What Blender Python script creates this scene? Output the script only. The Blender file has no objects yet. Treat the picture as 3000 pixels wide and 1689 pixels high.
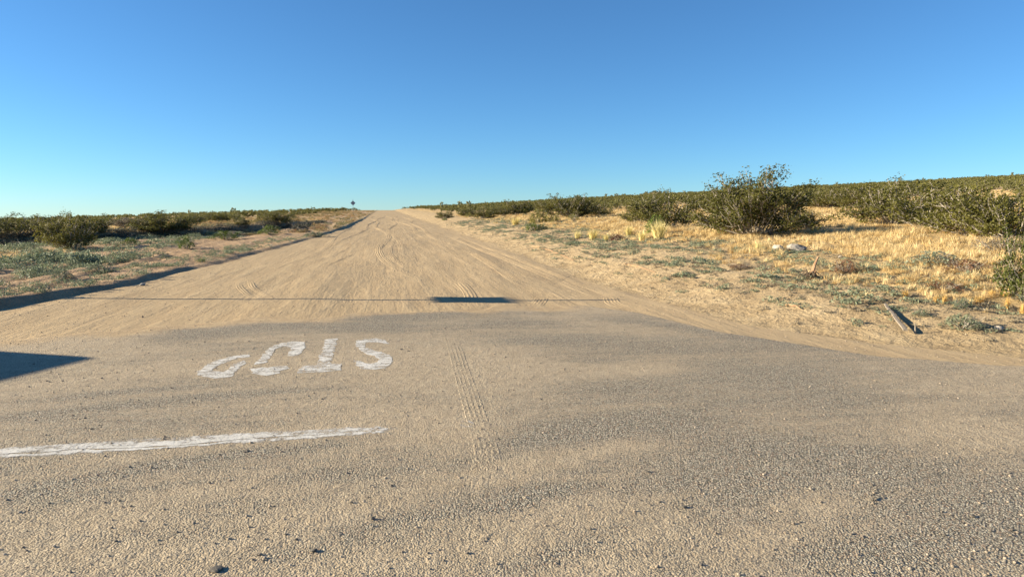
import bpy, bmesh, math, random
import numpy as np
from mathutils import Vector, Matrix

# ------------------------------------------------------------------ camera, sky, sun, exposure
S = bpy.context.scene
COL = S.collection
CAM_Z = 1.65
YAW = math.radians(10.54)
PITCH = math.radians(5.84)
FPX = 2000.0
cd = bpy.data.cameras.new('camera')
cam = bpy.data.objects.new('camera', cd)
COL.objects.link(cam)
cd.sensor_width = 36.0
cd.lens = 24.0
cd.clip_start = 0.05
cd.clip_end = 8000.0
cam.location = (0, 0, CAM_Z)
cam.rotation_euler = (math.pi / 2 - PITCH, 0, -YAW)
S.camera = cam

SUN_EL = math.radians(16.0)
SUN_DIR2 = (-math.cos(YAW), math.sin(YAW))          # horizontal direction towards the sun (left of the view)
W = bpy.data.worlds.new('World')
S.world = W
W.use_nodes = True
wn = W.node_tree
bg = wn.nodes['Background']
sky = wn.nodes.new('ShaderNodeTexSky')
sky.sky_type = 'NISHITA'
sky.sun_disc = False
sky.sun_elevation = SUN_EL
sky.sun_rotation = math.atan2(SUN_DIR2[0], SUN_DIR2[1])
sky.altitude = 1500
sky.air_density = 1.05
sky.dust_density = 0.0
sky.ozone_density = 6.8
wb = wn.nodes.new('ShaderNodeMix')                     # white balance of the whole sky
wb.data_type = 'RGBA'; wb.blend_type = 'MULTIPLY'; wb.inputs['Factor'].default_value = 1.0
wb.inputs[7].default_value = (0.90, 1.0, 0.95, 1)
wn.links.new(sky.outputs[0], wb.inputs[6])
wn.links.new(wb.outputs[2], bg.inputs['Color'])
bg.inputs['Strength'].default_value = 0.061

sd = bpy.data.lights.new('sun', 'SUN')
sd.energy = 5.0
sd.angle = math.radians(0.5)
sd.color = (1.0, 0.86, 0.63)
sun = bpy.data.objects.new('sun', sd)
COL.objects.link(sun)
sdir = Vector((SUN_DIR2[0] * math.cos(SUN_EL), SUN_DIR2[1] * math.cos(SUN_EL), math.sin(SUN_EL)))
sun.rotation_euler = sdir.to_track_quat('Z', 'Y').to_euler()

vs = S.view_settings
vs.view_transform = 'Standard'
vs.look = 'None'
vs.gamma = 1.0
vs.use_curve_mapping = False
vs.exposure = 1.64

rng = np.random.default_rng(7)
random.seed(7)

# ------------------------------------------------------------------ helpers: noise, tags, meshes
def vnoise(x, y, seed=0):
    x = np.asarray(x, float); y = np.asarray(y, float)
    xi = np.floor(x).astype(np.int64); yi = np.floor(y).astype(np.int64)
    fx = x - xi; fy = y - yi
    fx = fx * fx * (3 - 2 * fx); fy = fy * fy * (3 - 2 * fy)
    def h(a, b):
        n = (a * 374761393 + b * 668265263 + seed * 1442695041) & 0xffffffff
        n = ((n ^ (n >> 13)) * 1274126177) & 0xffffffff
        n = (n ^ (n >> 16)) & 0xffff
        return n / 65535.0
    return (h(xi, yi) * (1 - fx) + h(xi + 1, yi) * fx) * (1 - fy) + (h(xi, yi + 1) * (1 - fx) + h(xi + 1, yi + 1) * fx) * fy

def fbm(x, y, seed=0, oct=4):
    s = 0; a = 0.5; t = 0
    for k in range(oct):
        s = s + a * vnoise(x * 2 ** k, y * 2 ** k, seed + k * 17); t += a; a *= 0.5
    return s / t

def sp(x, w):                                        # soft ramp: 0 below, x above
    return w * np.logaddexp(0, np.asarray(x, float) / w)

def sm(x, a, b):
    t = np.clip((np.asarray(x, float) - a) / (b - a), 0, 1)
    return t * t * (3 - 2 * t)

def tag(o, label=None, cat=None, group=None, kind=None):
    if label: o['label'] = label
    if cat: o['category'] = cat
    if group: o['group'] = group
    if kind: o['kind'] = kind
    return o

def link(name, me, mat=None, parent=None):
    o = bpy.data.objects.new(name, me)
    COL.objects.link(o)
    if mat is not None and me is not None and not me.materials:
        for m in (mat if isinstance(mat, (list, tuple)) else [mat]):
            me.materials.append(m)
    if parent: o.parent = parent
    return o

def empty(name, loc, rz=0.0):
    o = bpy.data.objects.new(name, None)
    COL.objects.link(o)
    o.empty_display_size = 0.2
    o.location = loc
    o.rotation_euler = (0, 0, rz)
    return o

def pymesh(name, v, f, smooth=False, mi=None):
    me = bpy.data.meshes.new(name)
    me.from_pydata(np.asarray(v).tolist(), [], f if isinstance(f, list) else np.asarray(f).tolist())
    if smooth: me.polygons.foreach_set('use_smooth', [True] * len(me.polygons))
    if mi is not None: me.polygons.foreach_set('material_index', mi)
    me.update()
    return me

def fattr(me, name, arr):
    a = me.attributes.new(name, 'FLOAT', 'POINT')
    a.data.foreach_set('value', np.asarray(arr, np.float32).ravel())

# ------------------------------------------------------------------ node helper
class NT:
    def __init__(self, name):
        self.m = bpy.data.materials.new(name)
        self.m.use_nodes = True
        self.t = self.m.node_tree
        self.t.nodes.clear()
        self.out = self.t.nodes.new('ShaderNodeOutputMaterial')
        self.geo = None
    def n(self, typ, **kw):
        nd = self.t.nodes.new(typ)
        for k, v in kw.items():
            if k.startswith('i_'):
                key = k[2:]
                key = int(key) if key.isdigit() else key.replace('_', ' ')
                self.set(nd.inputs[key], v)
            else: setattr(nd, k, v)
        return nd
    def set(self, sock, v):
        if hasattr(v, 'is_linked') or isinstance(v, bpy.types.NodeSocket): self.t.links.new(v, sock)
        else: sock.default_value = v
    def pos(self, scale=(1, 1, 1), rot=0.0):
        if self.geo is None: self.geo = self.n('ShaderNodeTexCoord').outputs['Object']
        if scale == (1, 1, 1) and rot == 0: return self.geo
        mp = self.n('ShaderNodeMapping')
        mp.inputs['Rotation'].default_value = (0, 0, rot)
        mp.inputs['Scale'].default_value = scale
        self.t.links.new(self.geo, mp.inputs['Vector'])
        return mp.outputs[0]
    def noise(self, sc, det=3, rough=0.55, vec=None, dist=0.0):
        nd = self.n('ShaderNodeTexNoise', i_Scale=sc, i_Detail=det, i_Roughness=rough, i_Distortion=dist)
        self.t.links.new(vec if vec is not None else self.pos(), nd.inputs['Vector'])
        return nd.outputs['Fac']
    def voro(self, sc, vec=None, feature='F1'):
        nd = self.n('ShaderNodeTexVoronoi', feature=feature, i_Scale=sc)
        self.t.links.new(vec if vec is not None else self.pos(), nd.inputs['Vector'])
        return nd
    def math(self, op, a, b=0.0, clamp=False):
        nd = self.n('ShaderNodeMath', operation=op, use_clamp=clamp)
        self.set(nd.inputs[0], a); self.set(nd.inputs[1], b)
        return nd.outputs[0]
    def step(self, x, a, b, lo=0.0, hi=1.0):
        nd = self.n('ShaderNodeMapRange', interpolation_type='SMOOTHSTEP')
        self.set(nd.inputs['Value'], x)
        nd.inputs['From Min'].default_value = a; nd.inputs['From Max'].default_value = b
        nd.inputs['To Min'].default_value = lo; nd.inputs['To Max'].default_value = hi
        return nd.outputs[0]
    def mix(self, f, a, b, mode='MIX'):
        nd = self.n('ShaderNodeMix', data_type='RGBA', blend_type=mode)
        self.set(nd.inputs['Factor'], f); self.set(nd.inputs[6], a); self.set(nd.inputs[7], b)
        return nd.outputs[2]
    def ramp(self, f, stops):
        nd = self.n('ShaderNodeValToRGB')
        self.set(nd.inputs[0], f)
        el = nd.color_ramp.elements
        while len(el) < len(stops): el.new(0.5)
        for e, (p, c) in zip(el, stops):
            e.position = p; e.color = (*c, 1)
        return nd.outputs[0]
    def attr(self, name):
        return self.n('ShaderNodeAttribute', attribute_name=name).outputs['Fac']
    def rnd(self):
        return self.n('ShaderNodeObjectInfo').outputs['Random']
    def bump(self, h, dist=0.02, strength=1.0, normal=None):
        nd = self.n('ShaderNodeBump', i_Strength=strength, i_Distance=dist)
        self.set(nd.inputs['Height'], h)
        if normal is not None: self.t.links.new(normal, nd.inputs['Normal'])
        return nd.outputs[0]
    def finish(self, col, rough=0.9, normal=None, spec=0.2, trans=0.0, metal=0.0):
        b = self.n('ShaderNodeBsdfPrincipled')
        self.set(b.inputs['Base Color'], col); self.set(b.inputs['Roughness'], rough)
        b.inputs['Specular IOR Level'].default_value = spec
        b.inputs['Metallic'].default_value = metal
        if normal is not None: self.t.links.new(normal, b.inputs['Normal'])
        sh = b.outputs[0]
        if trans:
            t = self.n('ShaderNodeBsdfTranslucent')
            self.set(t.inputs['Color'], col)
            mx = self.n('ShaderNodeMixShader', i_Fac=trans)
            self.t.links.new(sh, mx.inputs[1]); self.t.links.new(t.outputs[0], mx.inputs[2])
            sh = mx.outputs[0]
        self.t.links.new(sh, self.out.inputs['Surface'])
        return self.m

C4 = lambda r, g, b: (r, g, b, 1)

# ------------------------------------------------------------------ materials
def mat_road():
    n = NT('dirt_road_sand')
    big = n.noise(0.35, 4)
    streak = n.noise(1.0, 6, 0.6, n.pos((4.2, 0.26, 1), 0.05), 0.5)
    scuff = n.noise(1.0, 6, 0.66, n.pos((13.0, 2.2, 1), -0.30), 0.5)
    fine = n.noise(22, 5, 0.65)
    c = n.ramp(streak, [(0.25, (0.335, 0.242, 0.140)), (0.5, (0.40, 0.298, 0.175)), (0.75, (0.46, 0.35, 0.21))])
    c = n.mix(n.step(big, 0.35, 0.7), c, n.mix(0.5, c, C4(0.40, 0.30, 0.18)))
    c = n.mix(n.step(fine, 0.35, 0.75, 0.0, 0.35), c, C4(0.47, 0.36, 0.215))
    peb = n.voro(11)
    pm = n.math('MULTIPLY', n.step(peb.outputs['Distance'], 0.05, 0.16, 1, 0), n.step(n.noise(2.0, 2), 0.55, 0.7))
    c = n.mix(n.math('MULTIPLY', pm, 0.6), c, C4(0.17, 0.115, 0.07))
    pat = n.step(n.noise(0.9, 3, 0.6, n.pos((1, 0.45, 1), 0.2)), 0.38, 0.62)
    scuff2 = n.noise(1.0, 6, 0.66, n.pos((10.0, 2.6, 1), 0.95), 0.5)
    h = n.math('ADD', n.math('MULTIPLY', streak, n.math('ADD', 0.35, n.math('MULTIPLY', pat, 0.8))), n.math('MULTIPLY', scuff, n.math('SUBTRACT', 0.7, n.math('MULTIPLY', pat, 0.45))))
    h = n.math('ADD', h, n.math('MULTIPLY', scuff2, n.step(n.noise(0.7, 2), 0.45, 0.65, 0.0, 0.7)))
    h = n.math('ADD', h, n.math('MULTIPLY', fine, 0.42))
    h = n.math('ADD', h, n.math('MULTIPLY', n.noise(70, 2), 0.12))
    return n.finish(c, 0.95, n.bump(h, 0.032, 0.65), 0.1)

def mat_ground():
    n = NT('desert_sand')
    big = n.noise(0.25, 4)
    mid = n.noise(1.7, 5, 0.62)
    fine = n.noise(16, 6, 0.7)
    c = n.ramp(mid, [(0.28, (0.30, 0.22, 0.125)), (0.5, (0.395, 0.298, 0.175)), (0.75, (0.475, 0.37, 0.225))])
    g = n.attr('grass')
    gm = n.step(n.math('ADD', g, n.math('MULTIPLY', n.math('SUBTRACT', mid, 0.5), 1.2)), 0.25, 0.75)
    straw = n.ramp(fine, [(0.3, (0.34, 0.225, 0.105)), (0.5, (0.48, 0.345, 0.17)), (0.7, (0.60, 0.455, 0.245))])
    c = n.mix(gm, c, straw)
    lit = n.voro(14, n.pos((1, 1, 1), 0.3))
    lm = n.math('MULTIPLY', n.step(lit.outputs['Distance'], 0.1, 0.3, 1, 0), n.step(n.noise(1.2, 3), 0.45, 0.65))
    c = n.mix(n.math('MULTIPLY', lm, 0.55), c, C4(0.17, 0.12, 0.075))
    p = n.attr('pink')
    c = n.mix(n.math('MULTIPLY', p, 0.5), c, n.ramp(mid, [(0.3, (0.27, 0.165, 0.105)), (0.7, (0.40, 0.26, 0.17))]))
    h = n.math('ADD', n.math('MULTIPLY', mid, 1.6), n.math('MULTIPLY', fine, 0.7))
    h = n.math('ADD', h, n.math('MULTIPLY', n.noise(5.5, 4, 0.6), 1.1))
    return n.finish(c, 0.95, n.bump(h, 0.095, 0.9), 0.1)

def mat_asphalt():
    n = NT('sandy_chip_asphalt')
    sand = n.attr('sand')
    chips = n.voro(90)
    chips2 = n.voro(120)
    rndv = n.n('ShaderNodeSeparateColor'); n.t.links.new(chips.outputs['Color'], rndv.inputs[0])
    rnd2 = n.n('ShaderNodeSeparateColor'); n.t.links.new(chips2.outputs['Color'], rnd2.inputs[0])
    cc = n.ramp(rndv.outputs[0], [(0.0, (0.085, 0.08, 0.066)), (0.35, (0.28, 0.255, 0.20)), (0.7, (0.40, 0.36, 0.28)), (1.0, (0.62, 0.56, 0.43))])
    gap = n.step(chips.outputs['Distance'], 0.30, 0.62)
    cc = n.mix(n.math('MULTIPLY', gap, 0.7), cc, C4(0.10, 0.088, 0.066))
    tint = n.mix(n.math('MULTIPLY', n.step(rndv.outputs[1], 0.75, 0.95), 0.5), cc, C4(0.33, 0.20, 0.12))
    grain = n.noise(45, 3, 0.7)
    sc = n.ramp(n.noise(5, 5, 0.6), [(0.3, (0.335, 0.265, 0.175)), (0.7, (0.43, 0.35, 0.24))])
    sc = n.mix(n.step(grain, 0.3, 0.7, 0, 0.55), sc, C4(0.47, 0.39, 0.275))
    sc = n.mix(n.math('MULTIPLY', n.step(rnd2.outputs[0], 0.62, 0.85), 0.62), sc, C4(0.15, 0.12, 0.085))
    streak = n.noise(1.0, 5, 0.6, n.pos((0.7, 4.5, 1), 0.35), 0.5)
    f = n.math('ADD', sand, n.math('MULTIPLY', n.math('SUBTRACT', streak, 0.5), 0.9))
    f = n.math('ADD', f, n.math('MULTIPLY', n.math('SUBTRACT', n.noise(9, 4, 0.7), 0.5), 0.7))
    f = n.math('ADD', f, n.math('MULTIPLY', n.math('SUBTRACT', rndv.outputs[2], 0.5), 0.45))
    m = n.step(f, 0.22, 0.85)
    eg = n.attr('edge')
    sc = n.mix(n.step(n.math('ADD', eg, n.math('MULTIPLY', n.math('SUBTRACT', n.noise(3, 4), 0.5), 0.6)), 0.2, 0.8), sc, n.ramp(n.noise(6, 5), [(0.3, (0.36, 0.262, 0.152)), (0.7, (0.44, 0.333, 0.20))]))
    c = n.mix(m, tint, sc)
    hc = n.math('MULTIPLY', n.math('SUBTRACT', 1.0, chips.outputs['Distance']), n.math('SUBTRACT', 1.0, n.math('MULTIPLY', m, 0.6)))
    h = n.math('ADD', n.math('MULTIPLY', hc, 0.45), n.math('MULTIPLY', grain, 0.35))
    h = n.math('ADD', h, n.math('MULTIPLY', n.noise(12, 4, 0.65), n.math('MULTIPLY', m, 0.7)))
    return n.finish(c, 0.88, n.bump(h, 0.021, 0.9), 0.15)

def mat_paint():
    n = NT('worn_white_paint')
    sand = n.attr('wear')
    streak = n.noise(1.0, 5, 0.65, n.pos((2.0, 9.0, 1), 0.35), 0.6)
    f = n.math('ADD', n.math('MULTIPLY', n.noise(13, 6, 0.75), 0.8), n.math('MULTIPLY', streak, 0.5))
    f = n.math('ADD', f, sand)
    f = n.math('ADD', f, n.math('MULTIPLY', n.math('SUBTRACT', n.noise(60, 3, 0.7), 0.5), 0.35))
    m = n.step(f, 0.55, 0.80)
    base = n.ramp(n.noise(6, 4), [(0.3, (0.52, 0.50, 0.45)), (0.7, (0.66, 0.64, 0.59))])
    crack = n.voro(7, None, 'DISTANCE_TO_EDGE')
    base = n.mix(n.step(crack.outputs['Distance'], 0.0, 0.02, 0.35, 0.0), base, C4(0.22, 0.2, 0.17))
    h = n.noise(40, 4, 0.7)
    n.finish(base, 0.85, n.bump(h, 0.008, 0.8), 0.15)
    pb = n.out.inputs['Surface'].links[0].from_socket
    tr = n.n('ShaderNodeBsdfTransparent')                # worn through: the asphalt below shows
    mx = n.n('ShaderNodeMixShader')
    n.t.links.new(m, mx.inputs[0]); n.t.links.new(pb, mx.inputs[1]); n.t.links.new(tr.outputs[0], mx.inputs[2])
    n.t.links.new(mx.outputs[0], n.out.inputs['Surface'])
    return n.m

def mat_leaf(name, a, b, trans=0.25, dark=None):
    n = NT(name)
    r = n.rnd()
    v = n.noise(2.2, 2)
    f = n.math('ADD', n.math('MULTIPLY', r, 0.5), n.math('MULTIPLY', n.step(v, 0.3, 0.7), 0.5))
    c = n.mix(f, C4(*a), C4(*b))
    fl = n.noise(19, 1)
    c = n.mix(n.step(fl, 0.35, 0.7, 0.0, 0.45), c, C4(*(dark or tuple(x * 0.55 for x in a))))
    return n.finish(c, 0.6, None, 0.25, trans)

def mat_straw(name, stops, trans=0.3):
    n = NT(name)
    f = n.math('ADD', n.math('MULTIPLY', n.rnd(), 0.7), n.math('MULTIPLY', n.noise(9, 2), 0.3))
    return n.finish(n.ramp(f, stops), 0.75, None, 0.2, trans)

def mat_simple(name, c1, c2, sc=8, rough=0.8, bump=0.01, stretch=(1, 1, 1), metal=0.0, spec=0.3):
    n = NT(name)
    v = n.noise(sc, 5, 0.62, n.pos(stretch))
    c = n.ramp(v, [(0.3, c1), (0.7, c2)])
    return n.finish(c, rough, n.bump(v, bump, 0.7) if bump else None, spec, 0, metal)

M = {}
M['road'] = mat_road()
M['ground'] = mat_ground()
M['asphalt'] = mat_asphalt()
M['paint'] = mat_paint()
M['creosote'] = mat_leaf('creosote_leaf', (0.09, 0.092, 0.021), (0.175, 0.162, 0.036), 0.38)
M['scrub'] = mat_leaf('scrub_leaf', (0.15, 0.15, 0.045), (0.23, 0.215, 0.07), 0.38)
M['sage'] = mat_leaf('sage_leaf', (0.20, 0.235, 0.165), (0.29, 0.32, 0.22))
M['weed'] = mat_leaf('weed_leaf', (0.17, 0.205, 0.135), (0.25, 0.27, 0.17))
M['green'] = mat_leaf('green_leaf', (0.10, 0.15, 0.025), (0.17, 0.21, 0.045))
M['olive'] = mat_leaf('olive_leaf', (0.21, 0.20, 0.05), (0.31, 0.28, 0.08))
M['rust'] = mat_leaf('dry_rust_twig', (0.19, 0.095, 0.05), (0.27, 0.15, 0.08))
M['maroon'] = mat_leaf('dry_maroon_twig', (0.10, 0.035, 0.025), (0.16, 0.06, 0.035))
M['greybrush'] = mat_leaf('grey_brush_twig', (0.20, 0.17, 0.12), (0.31, 0.265, 0.185))
M['shadebrush'] = mat_leaf('shade_brush_twig', (0.085, 0.085, 0.065), (0.15, 0.14, 0.10))  # brush twigs darkened in colour to stand in for shade on the left bank
M['bark'] = mat_simple('grey_bark', (0.20, 0.175, 0.145), (0.40, 0.36, 0.31), 14, 0.85, 0.004)
M['wood'] = mat_simple('weathered_wood', (0.13, 0.105, 0.08), (0.30, 0.26, 0.21), 10, 0.85, 0.01, (6, 6, 0.6))
M['deadwood'] = mat_simple('dead_wood', (0.20, 0.12, 0.07), (0.44, 0.28, 0.16), 12, 0.85, 0.006)
M['grass'] = mat_straw('golden_grass', [(0.1, (0.44, 0.30, 0.13)), (0.4, (0.62, 0.46, 0.22)), (0.8, (0.76, 0.62, 0.35))])
M['pale'] = mat_straw('pale_grass', [(0.1, (0.58, 0.49, 0.19)), (0.6, (0.68, 0.58, 0.26)), (0.9, (0.74, 0.66, 0.34))])
M['tuft'] = mat_straw('yellow_tuft', [(0.1, (0.60, 0.39, 0.13)), (0.9, (0.74, 0.52, 0.20))])
M['stone'] = mat_simple('pale_stone', (0.24, 0.21, 0.17), (0.44, 0.40, 0.34), 7, 0.85, 0.02)
M['darkstone'] = mat_simple('dark_stone', (0.07, 0.065, 0.055), (0.16, 0.14, 0.115), 30, 0.8, 0.004)
M['gravel'] = mat_straw('loose_gravel', [(0.1, (0.08, 0.075, 0.07)), (0.5, (0.26, 0.21, 0.155)), (0.9, (0.46, 0.38, 0.29))], 0)
M['steel'] = mat_simple('galvanised_steel', (0.26, 0.28, 0.30), (0.36, 0.38, 0.40), 6, 0.5, 0, (1, 1, 1), 0.5)
M['signback'] = mat_simple('bare_aluminium', (0.22, 0.25, 0.29), (0.30, 0.33, 0.37), 3, 0.55, 0, (1, 1, 1), 0.3)
M['van_paint'] = mat_simple('white_van_paint', (0.70, 0.70, 0.69), (0.76, 0.76, 0.75), 2, 0.35, 0, (1, 1, 1), 0, 0.5)
M['glass'] = mat_simple('dark_glass', (0.02, 0.025, 0.03), (0.03, 0.035, 0.04), 2, 0.08, 0, (1, 1, 1), 0, 0.6)
M['rubber'] = mat_simple('black_rubber', (0.02, 0.02, 0.02), (0.035, 0.035, 0.035), 20, 0.85, 0.003)

# ------------------------------------------------------------------ terrain
LY = [-60, 3.5, 4.5, 5.5, 7, 9, 13, 17, 26, 40, 56, 90, 330, 900]
LX = [-60, -60, -34, -19, -12, -8.6, -6.6, -5.8, -5.0, -3.9, -3.1, -2.7, -2.4, -2.4]
RY = [-60, 3.5, 4.3, 5.2, 6.0, 6.65, 7.85, 9.5, 14.6, 38, 100, 326, 900]
RX = [60, 60, 30, 14, 9.2, 7.4, 6.3, 5.4, 4.9, 5.0, 4.4, 3.3, 3.3]
def Ledge(Y):
    return np.interp(Y, LY, LX) + 0.45 * (fbm(np.asarray(Y) * 0.45, 3.3, 5, 3) - 0.5) * sm(Y, 6, 12)
def Redge(Y):
    return np.interp(Y, RY, RX) + 0.7 * (fbm(np.asarray(Y) * 0.3, 8.1, 9, 3) - 0.5) * sm(Y, 8, 14)

BKX = [-200, -60, -30, -16.5, -10.5, -7.5, -5.5]     # brushy second bank on the left: Y of its face at X
BKY = [10, 27, 35, 42.5, 50, 58, 75]
def H(X, Y, fine=True):
    X = np.asarray(X, float); Y = np.asarray(Y, float)
    R = np.hypot(X, Y)
    s = 0.0187 * (sp(Y - 11, 3) - sp(Y - 326, 14))
    fy = sm(Y, 3, 12)
    hill = 0.058 * (sp(X - 17, 4) - sp(X - 330, 20)) * sm(Y, 2, 22)
    hill = hill * (1 + 0.10 * (fbm(X * 0.012, Y * 0.012, 31, 3) - 0.5))
    left = -0.033 * (sp(-X - 10, 3) - sp(-X - 330, 20)) * sm(Y, 5, 25)
    drop = -0.085 * (sp(R - 330, 16) - sp(R - 620, 20))
    z = s + hill + left + drop
    dr = np.maximum(X - Redge(Y), 0)
    z = z + 0.82 * (1 - np.exp(-(dr * dr / (dr + 0.7)) / 3.0)) * fy
    dl = np.maximum(Ledge(Y) - X, 0)
    bh = np.interp(Y, [4, 9, 13, 17, 22, 30, 45, 58, 75, 110, 330], [0.08, 0.16, 0.18, 0.12, 0.07, 0.06, 0.08, 0.14, 0.11, 0.06, 0.05])
    bh = bh * (0.55 + 0.9 * fbm(Y * 0.9, 4.4, 57, 3))
    z = z + bh * sm(dl, 0, np.interp(Y, [12, 20], [0.5, 0.32])) * (1 - 0.35 * sm(dl, 0.9, 3.5))
    bk = Y - np.interp(X, BKX, BKY)
    z = z + 0.42 * sm(bk, 0, 0.9) * (1 - 0.5 * sm(bk, 2, 9)) * sm(-X, 5.5, 8) * sm(X, -120, -70) * (1 - sm(bk, 6, 24) * sm(X, -16, -10))
    if fine:
        out = np.maximum(sm(dr, 0, 1.5), sm(dl, 0.15, 0.9)) * fy
        near = 1 - sm(R, 60, 140)
        z = z + out * near * (0.05 * (fbm(X * 3.2, Y * 3.2, 8, 2) - 0.5) + 0.13 * (fbm(X * 1.1, Y * 1.1, 3, 5) - 0.5) + 0.30 * np.maximum(sm(dr, 0.3, 5), sm(dl, 0.8, 6)) * (fbm(X * 0.16, Y * 0.16, 12, 2) - 0.5))
        rid = vnoise((X + 0.04 * Y) * 1.6, Y * 0.045, 21)  # wheel ridges in the sandy strip left of the berm
        z = z + 0.26 * (np.abs(rid - 0.5) - 0.22) * sm(dl, 0.7, 1.6) * (1 - sm(dl, 7, 10)) * near * fy
        inr = (1 - out) * sm(Y, 9, 13) * near
        z = z + inr * (0.030 * (fbm(X * 1.3, Y * 0.25, 41, 3) - 0.5) + 0.007 * (fbm(X * 4.5, Y * 0.8, 44, 2) - 0.5))
        z = z + inr * 0.10 * (fbm(X * 0.35, Y * 0.12, 47, 2) - 0.5)
    # far knolls behind the ridge
    z = z + 26.5 * np.exp(-(((X - 335) / 42) ** 2 + ((Y - 505) / 60) ** 2)) + 22 * np.exp(-(((X - 205) / 30) ** 2 + ((Y - 505) / 60) ** 2))
    z = z + 17 * np.exp(-(((X + 190) / 45) ** 2 + ((Y - 520) / 50) ** 2))
    return z

fwd = Vector((math.sin(YAW) * math.cos(PITCH), math.cos(YAW) * math.cos(PITCH), -math.sin(PITCH)))
rgt = Vector((math.cos(YAW), -math.sin(YAW), 0))
upv = rgt.cross(fwd)
TS = np.concatenate([np.arange(2.5, 40, 0.03), np.geomspace(40, 420, 1500)])
def P(px, py):
    """where the line of sight through photograph pixel (px, py) meets the ground: (x, y, z, depth)"""
    d = fwd + rgt * ((px - 1500) / FPX) - upv * ((py - 844.5) / FPX)
    X = d.x * TS; Y = d.y * TS; Z = CAM_Z + d.z * TS
    hit = np.nonzero(Z <= H(X, Y))[0]
    i = hit[0] if len(hit) else len(TS) - 1
    return float(X[i]), float(Y[i]), float(H(X[i], Y[i])), float(TS[i])
def hz(x, y): return float(H(x, y))

rows = [-2500, -900, -300, -120, -60, -30, -15, -8, -4, 0, 2, 3, 3.5]
y = 4.0
while y < 340:
    rows.append(y); y += max(0.05, 0.0085 * y)
rows += [350, 360, 375, 395, 420, 440, 455, 470, 485, 500, 515, 530, 545, 560, 580, 610, 650, 720, 900, 1500, 3500]
rows = np.array(rows)
def graded(first, g, cap, end):
    o = [0.0]; st = first
    while o[-1] < end:
        o.append(o[-1] + st); st = min(st * g, cap if o[-1] < 420 else 1e9)
    return np.array(o)
offR = graded(0.12, 1.035, 14, 2600)
offL = graded(0.10, 1.045, 14, 2600)
NR = 130
Lr = Ledge(rows); Rr = Redge(rows)
def sheet(name, Xg, Yg, mat, attrs=None):
    nr, nc = Xg.shape
    Z = H(Xg, Yg)
    v = np.stack([Xg, Yg, Z], -1).reshape(-1, 3)
    i = np.arange(nr * nc).reshape(nr, nc)
    f = np.stack([i[:-1, :-1], i[:-1, 1:], i[1:, 1:], i[1:, :-1]], -1).reshape(-1, 4)
    me = pymesh(name, v, f, True)
    for k, a in (attrs or {}).items(): fattr(me, k, a)
    return link(name, me, mat)
Yl = np.repeat(rows[:, None], len(offL), 1)
Xl = Lr[:, None] - offL[None, ::-1]
Yr = np.repeat(rows[:, None], len(offR), 1)
Xr = Rr[:, None] + offR[None, :]
Xm = Lr[:, None] + (Rr - Lr)[:, None] * np.linspace(0, 1, NR)[None]
Ym = np.repeat(rows[:, None], NR, 1)
# desert on both sides as ONE ground sheet object
def side_arrays(Xg, Yg):
    Z = H(Xg, Yg); return np.stack([Xg, Yg, Z], -1).reshape(-1, 3)
def grass_amount(X, Y):
    dr = X - Redge(Y); dl = Ledge(Y) - X
    gr = sm(dr - np.interp(Y, [10, 18], [0.0, 1.0]), 2.0, 4.6) * sm(Y, 5, 9)
    bk = Y - np.interp(X, BKX, BKY)
    gl = sm(bk, 1.0, 4.0) * sm(-X, 5, 9) * (0.7 + 0.5 * (fbm(X * 0.06, Y * 0.03, 77, 2) > 0.48))
    gl = np.maximum(gl, sm(dl, 6.5, 8) * sm(Y, 20, 24) * (1 - sm(Y, 30, 34)) * (X > -26) * 1.0)
    return np.where(X > 0, gr, np.where(dl > 3, gl, 0))
va = side_arrays(Xl, Yl); vb = side_arrays(Xr, Yr)
ia = np.arange(Xl.size).reshape(Xl.shape); ib = np.arange(Xr.size).reshape(Xr.shape) + Xl.size
q = lambda i: np.stack([i[:-1, :-1], i[:-1, 1:], i[1:, 1:], i[1:, :-1]], -1).reshape(-1, 4)
me = pymesh('desert_ground', np.concatenate([va, vb]), np.concatenate([q(ia), q(ib)]), True)
allX = np.concatenate([Xl.ravel(), Xr.ravel()]); allY = np.concatenate([Yl.ravel(), Yr.ravel()])
fattr(me, 'grass', grass_amount(allX, allY) * (1 - 0.7 * sm(np.hypot(allX, allY), 380, 420)))
fattr(me, 'pink', sm(-allX, 3, 6) * (1 - sm(Ledge(allY) - allX, 7, 12)))
tag(link('desert_ground', me, M['ground']), kind='structure')
tag(sheet('dirt_road', Xm, Ym, M['road']), kind='structure')

# ------------------------------------------------------------------ asphalt apron and cross road
AX = [-70, -16, -9, -6.2, -4.6, -3.4, -2.2, 0, 2, 3.6, 4.2, 4.7, 5.7, 6.7, 9, 14, 70]
AY = [4.6, 5.2, 7.2, 9.2, 10.4, 11.0, 11.6, 11.9, 12.1, 12.0, 11.0, 8.9, 7.15, 6.35, 5.5, 4.9, 4.4]
def Aedge(X):
    X = np.asarray(X, float)
    e = np.interp(X, AX, AY)
    return e + (0.35 + 1.1 * (1 - sm(X, 2.5, 4))) * (fbm(X * 0.9, 2.0, 61, 4) - 0.5)
ax = np.concatenate([-np.geomspace(9, 70, 30)[::-1], np.linspace(-8.9, 9, 240)[0:], np.geomspace(9.2, 70, 30)])
tt = np.concatenate([np.linspace(0, 0.4, 12)[:-1], np.linspace(0.4, 1, 150)])
e = Aedge(ax)
Xa = np.repeat(ax[None], len(tt), 0)
Ya = -7 + (e[None] + 7) * tt[:, None]
Za = H(Xa, Ya) + 0.014
Za[-1] = H(Xa[-1], Ya[-1]) - 0.01
dist = e[None] - Ya
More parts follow.
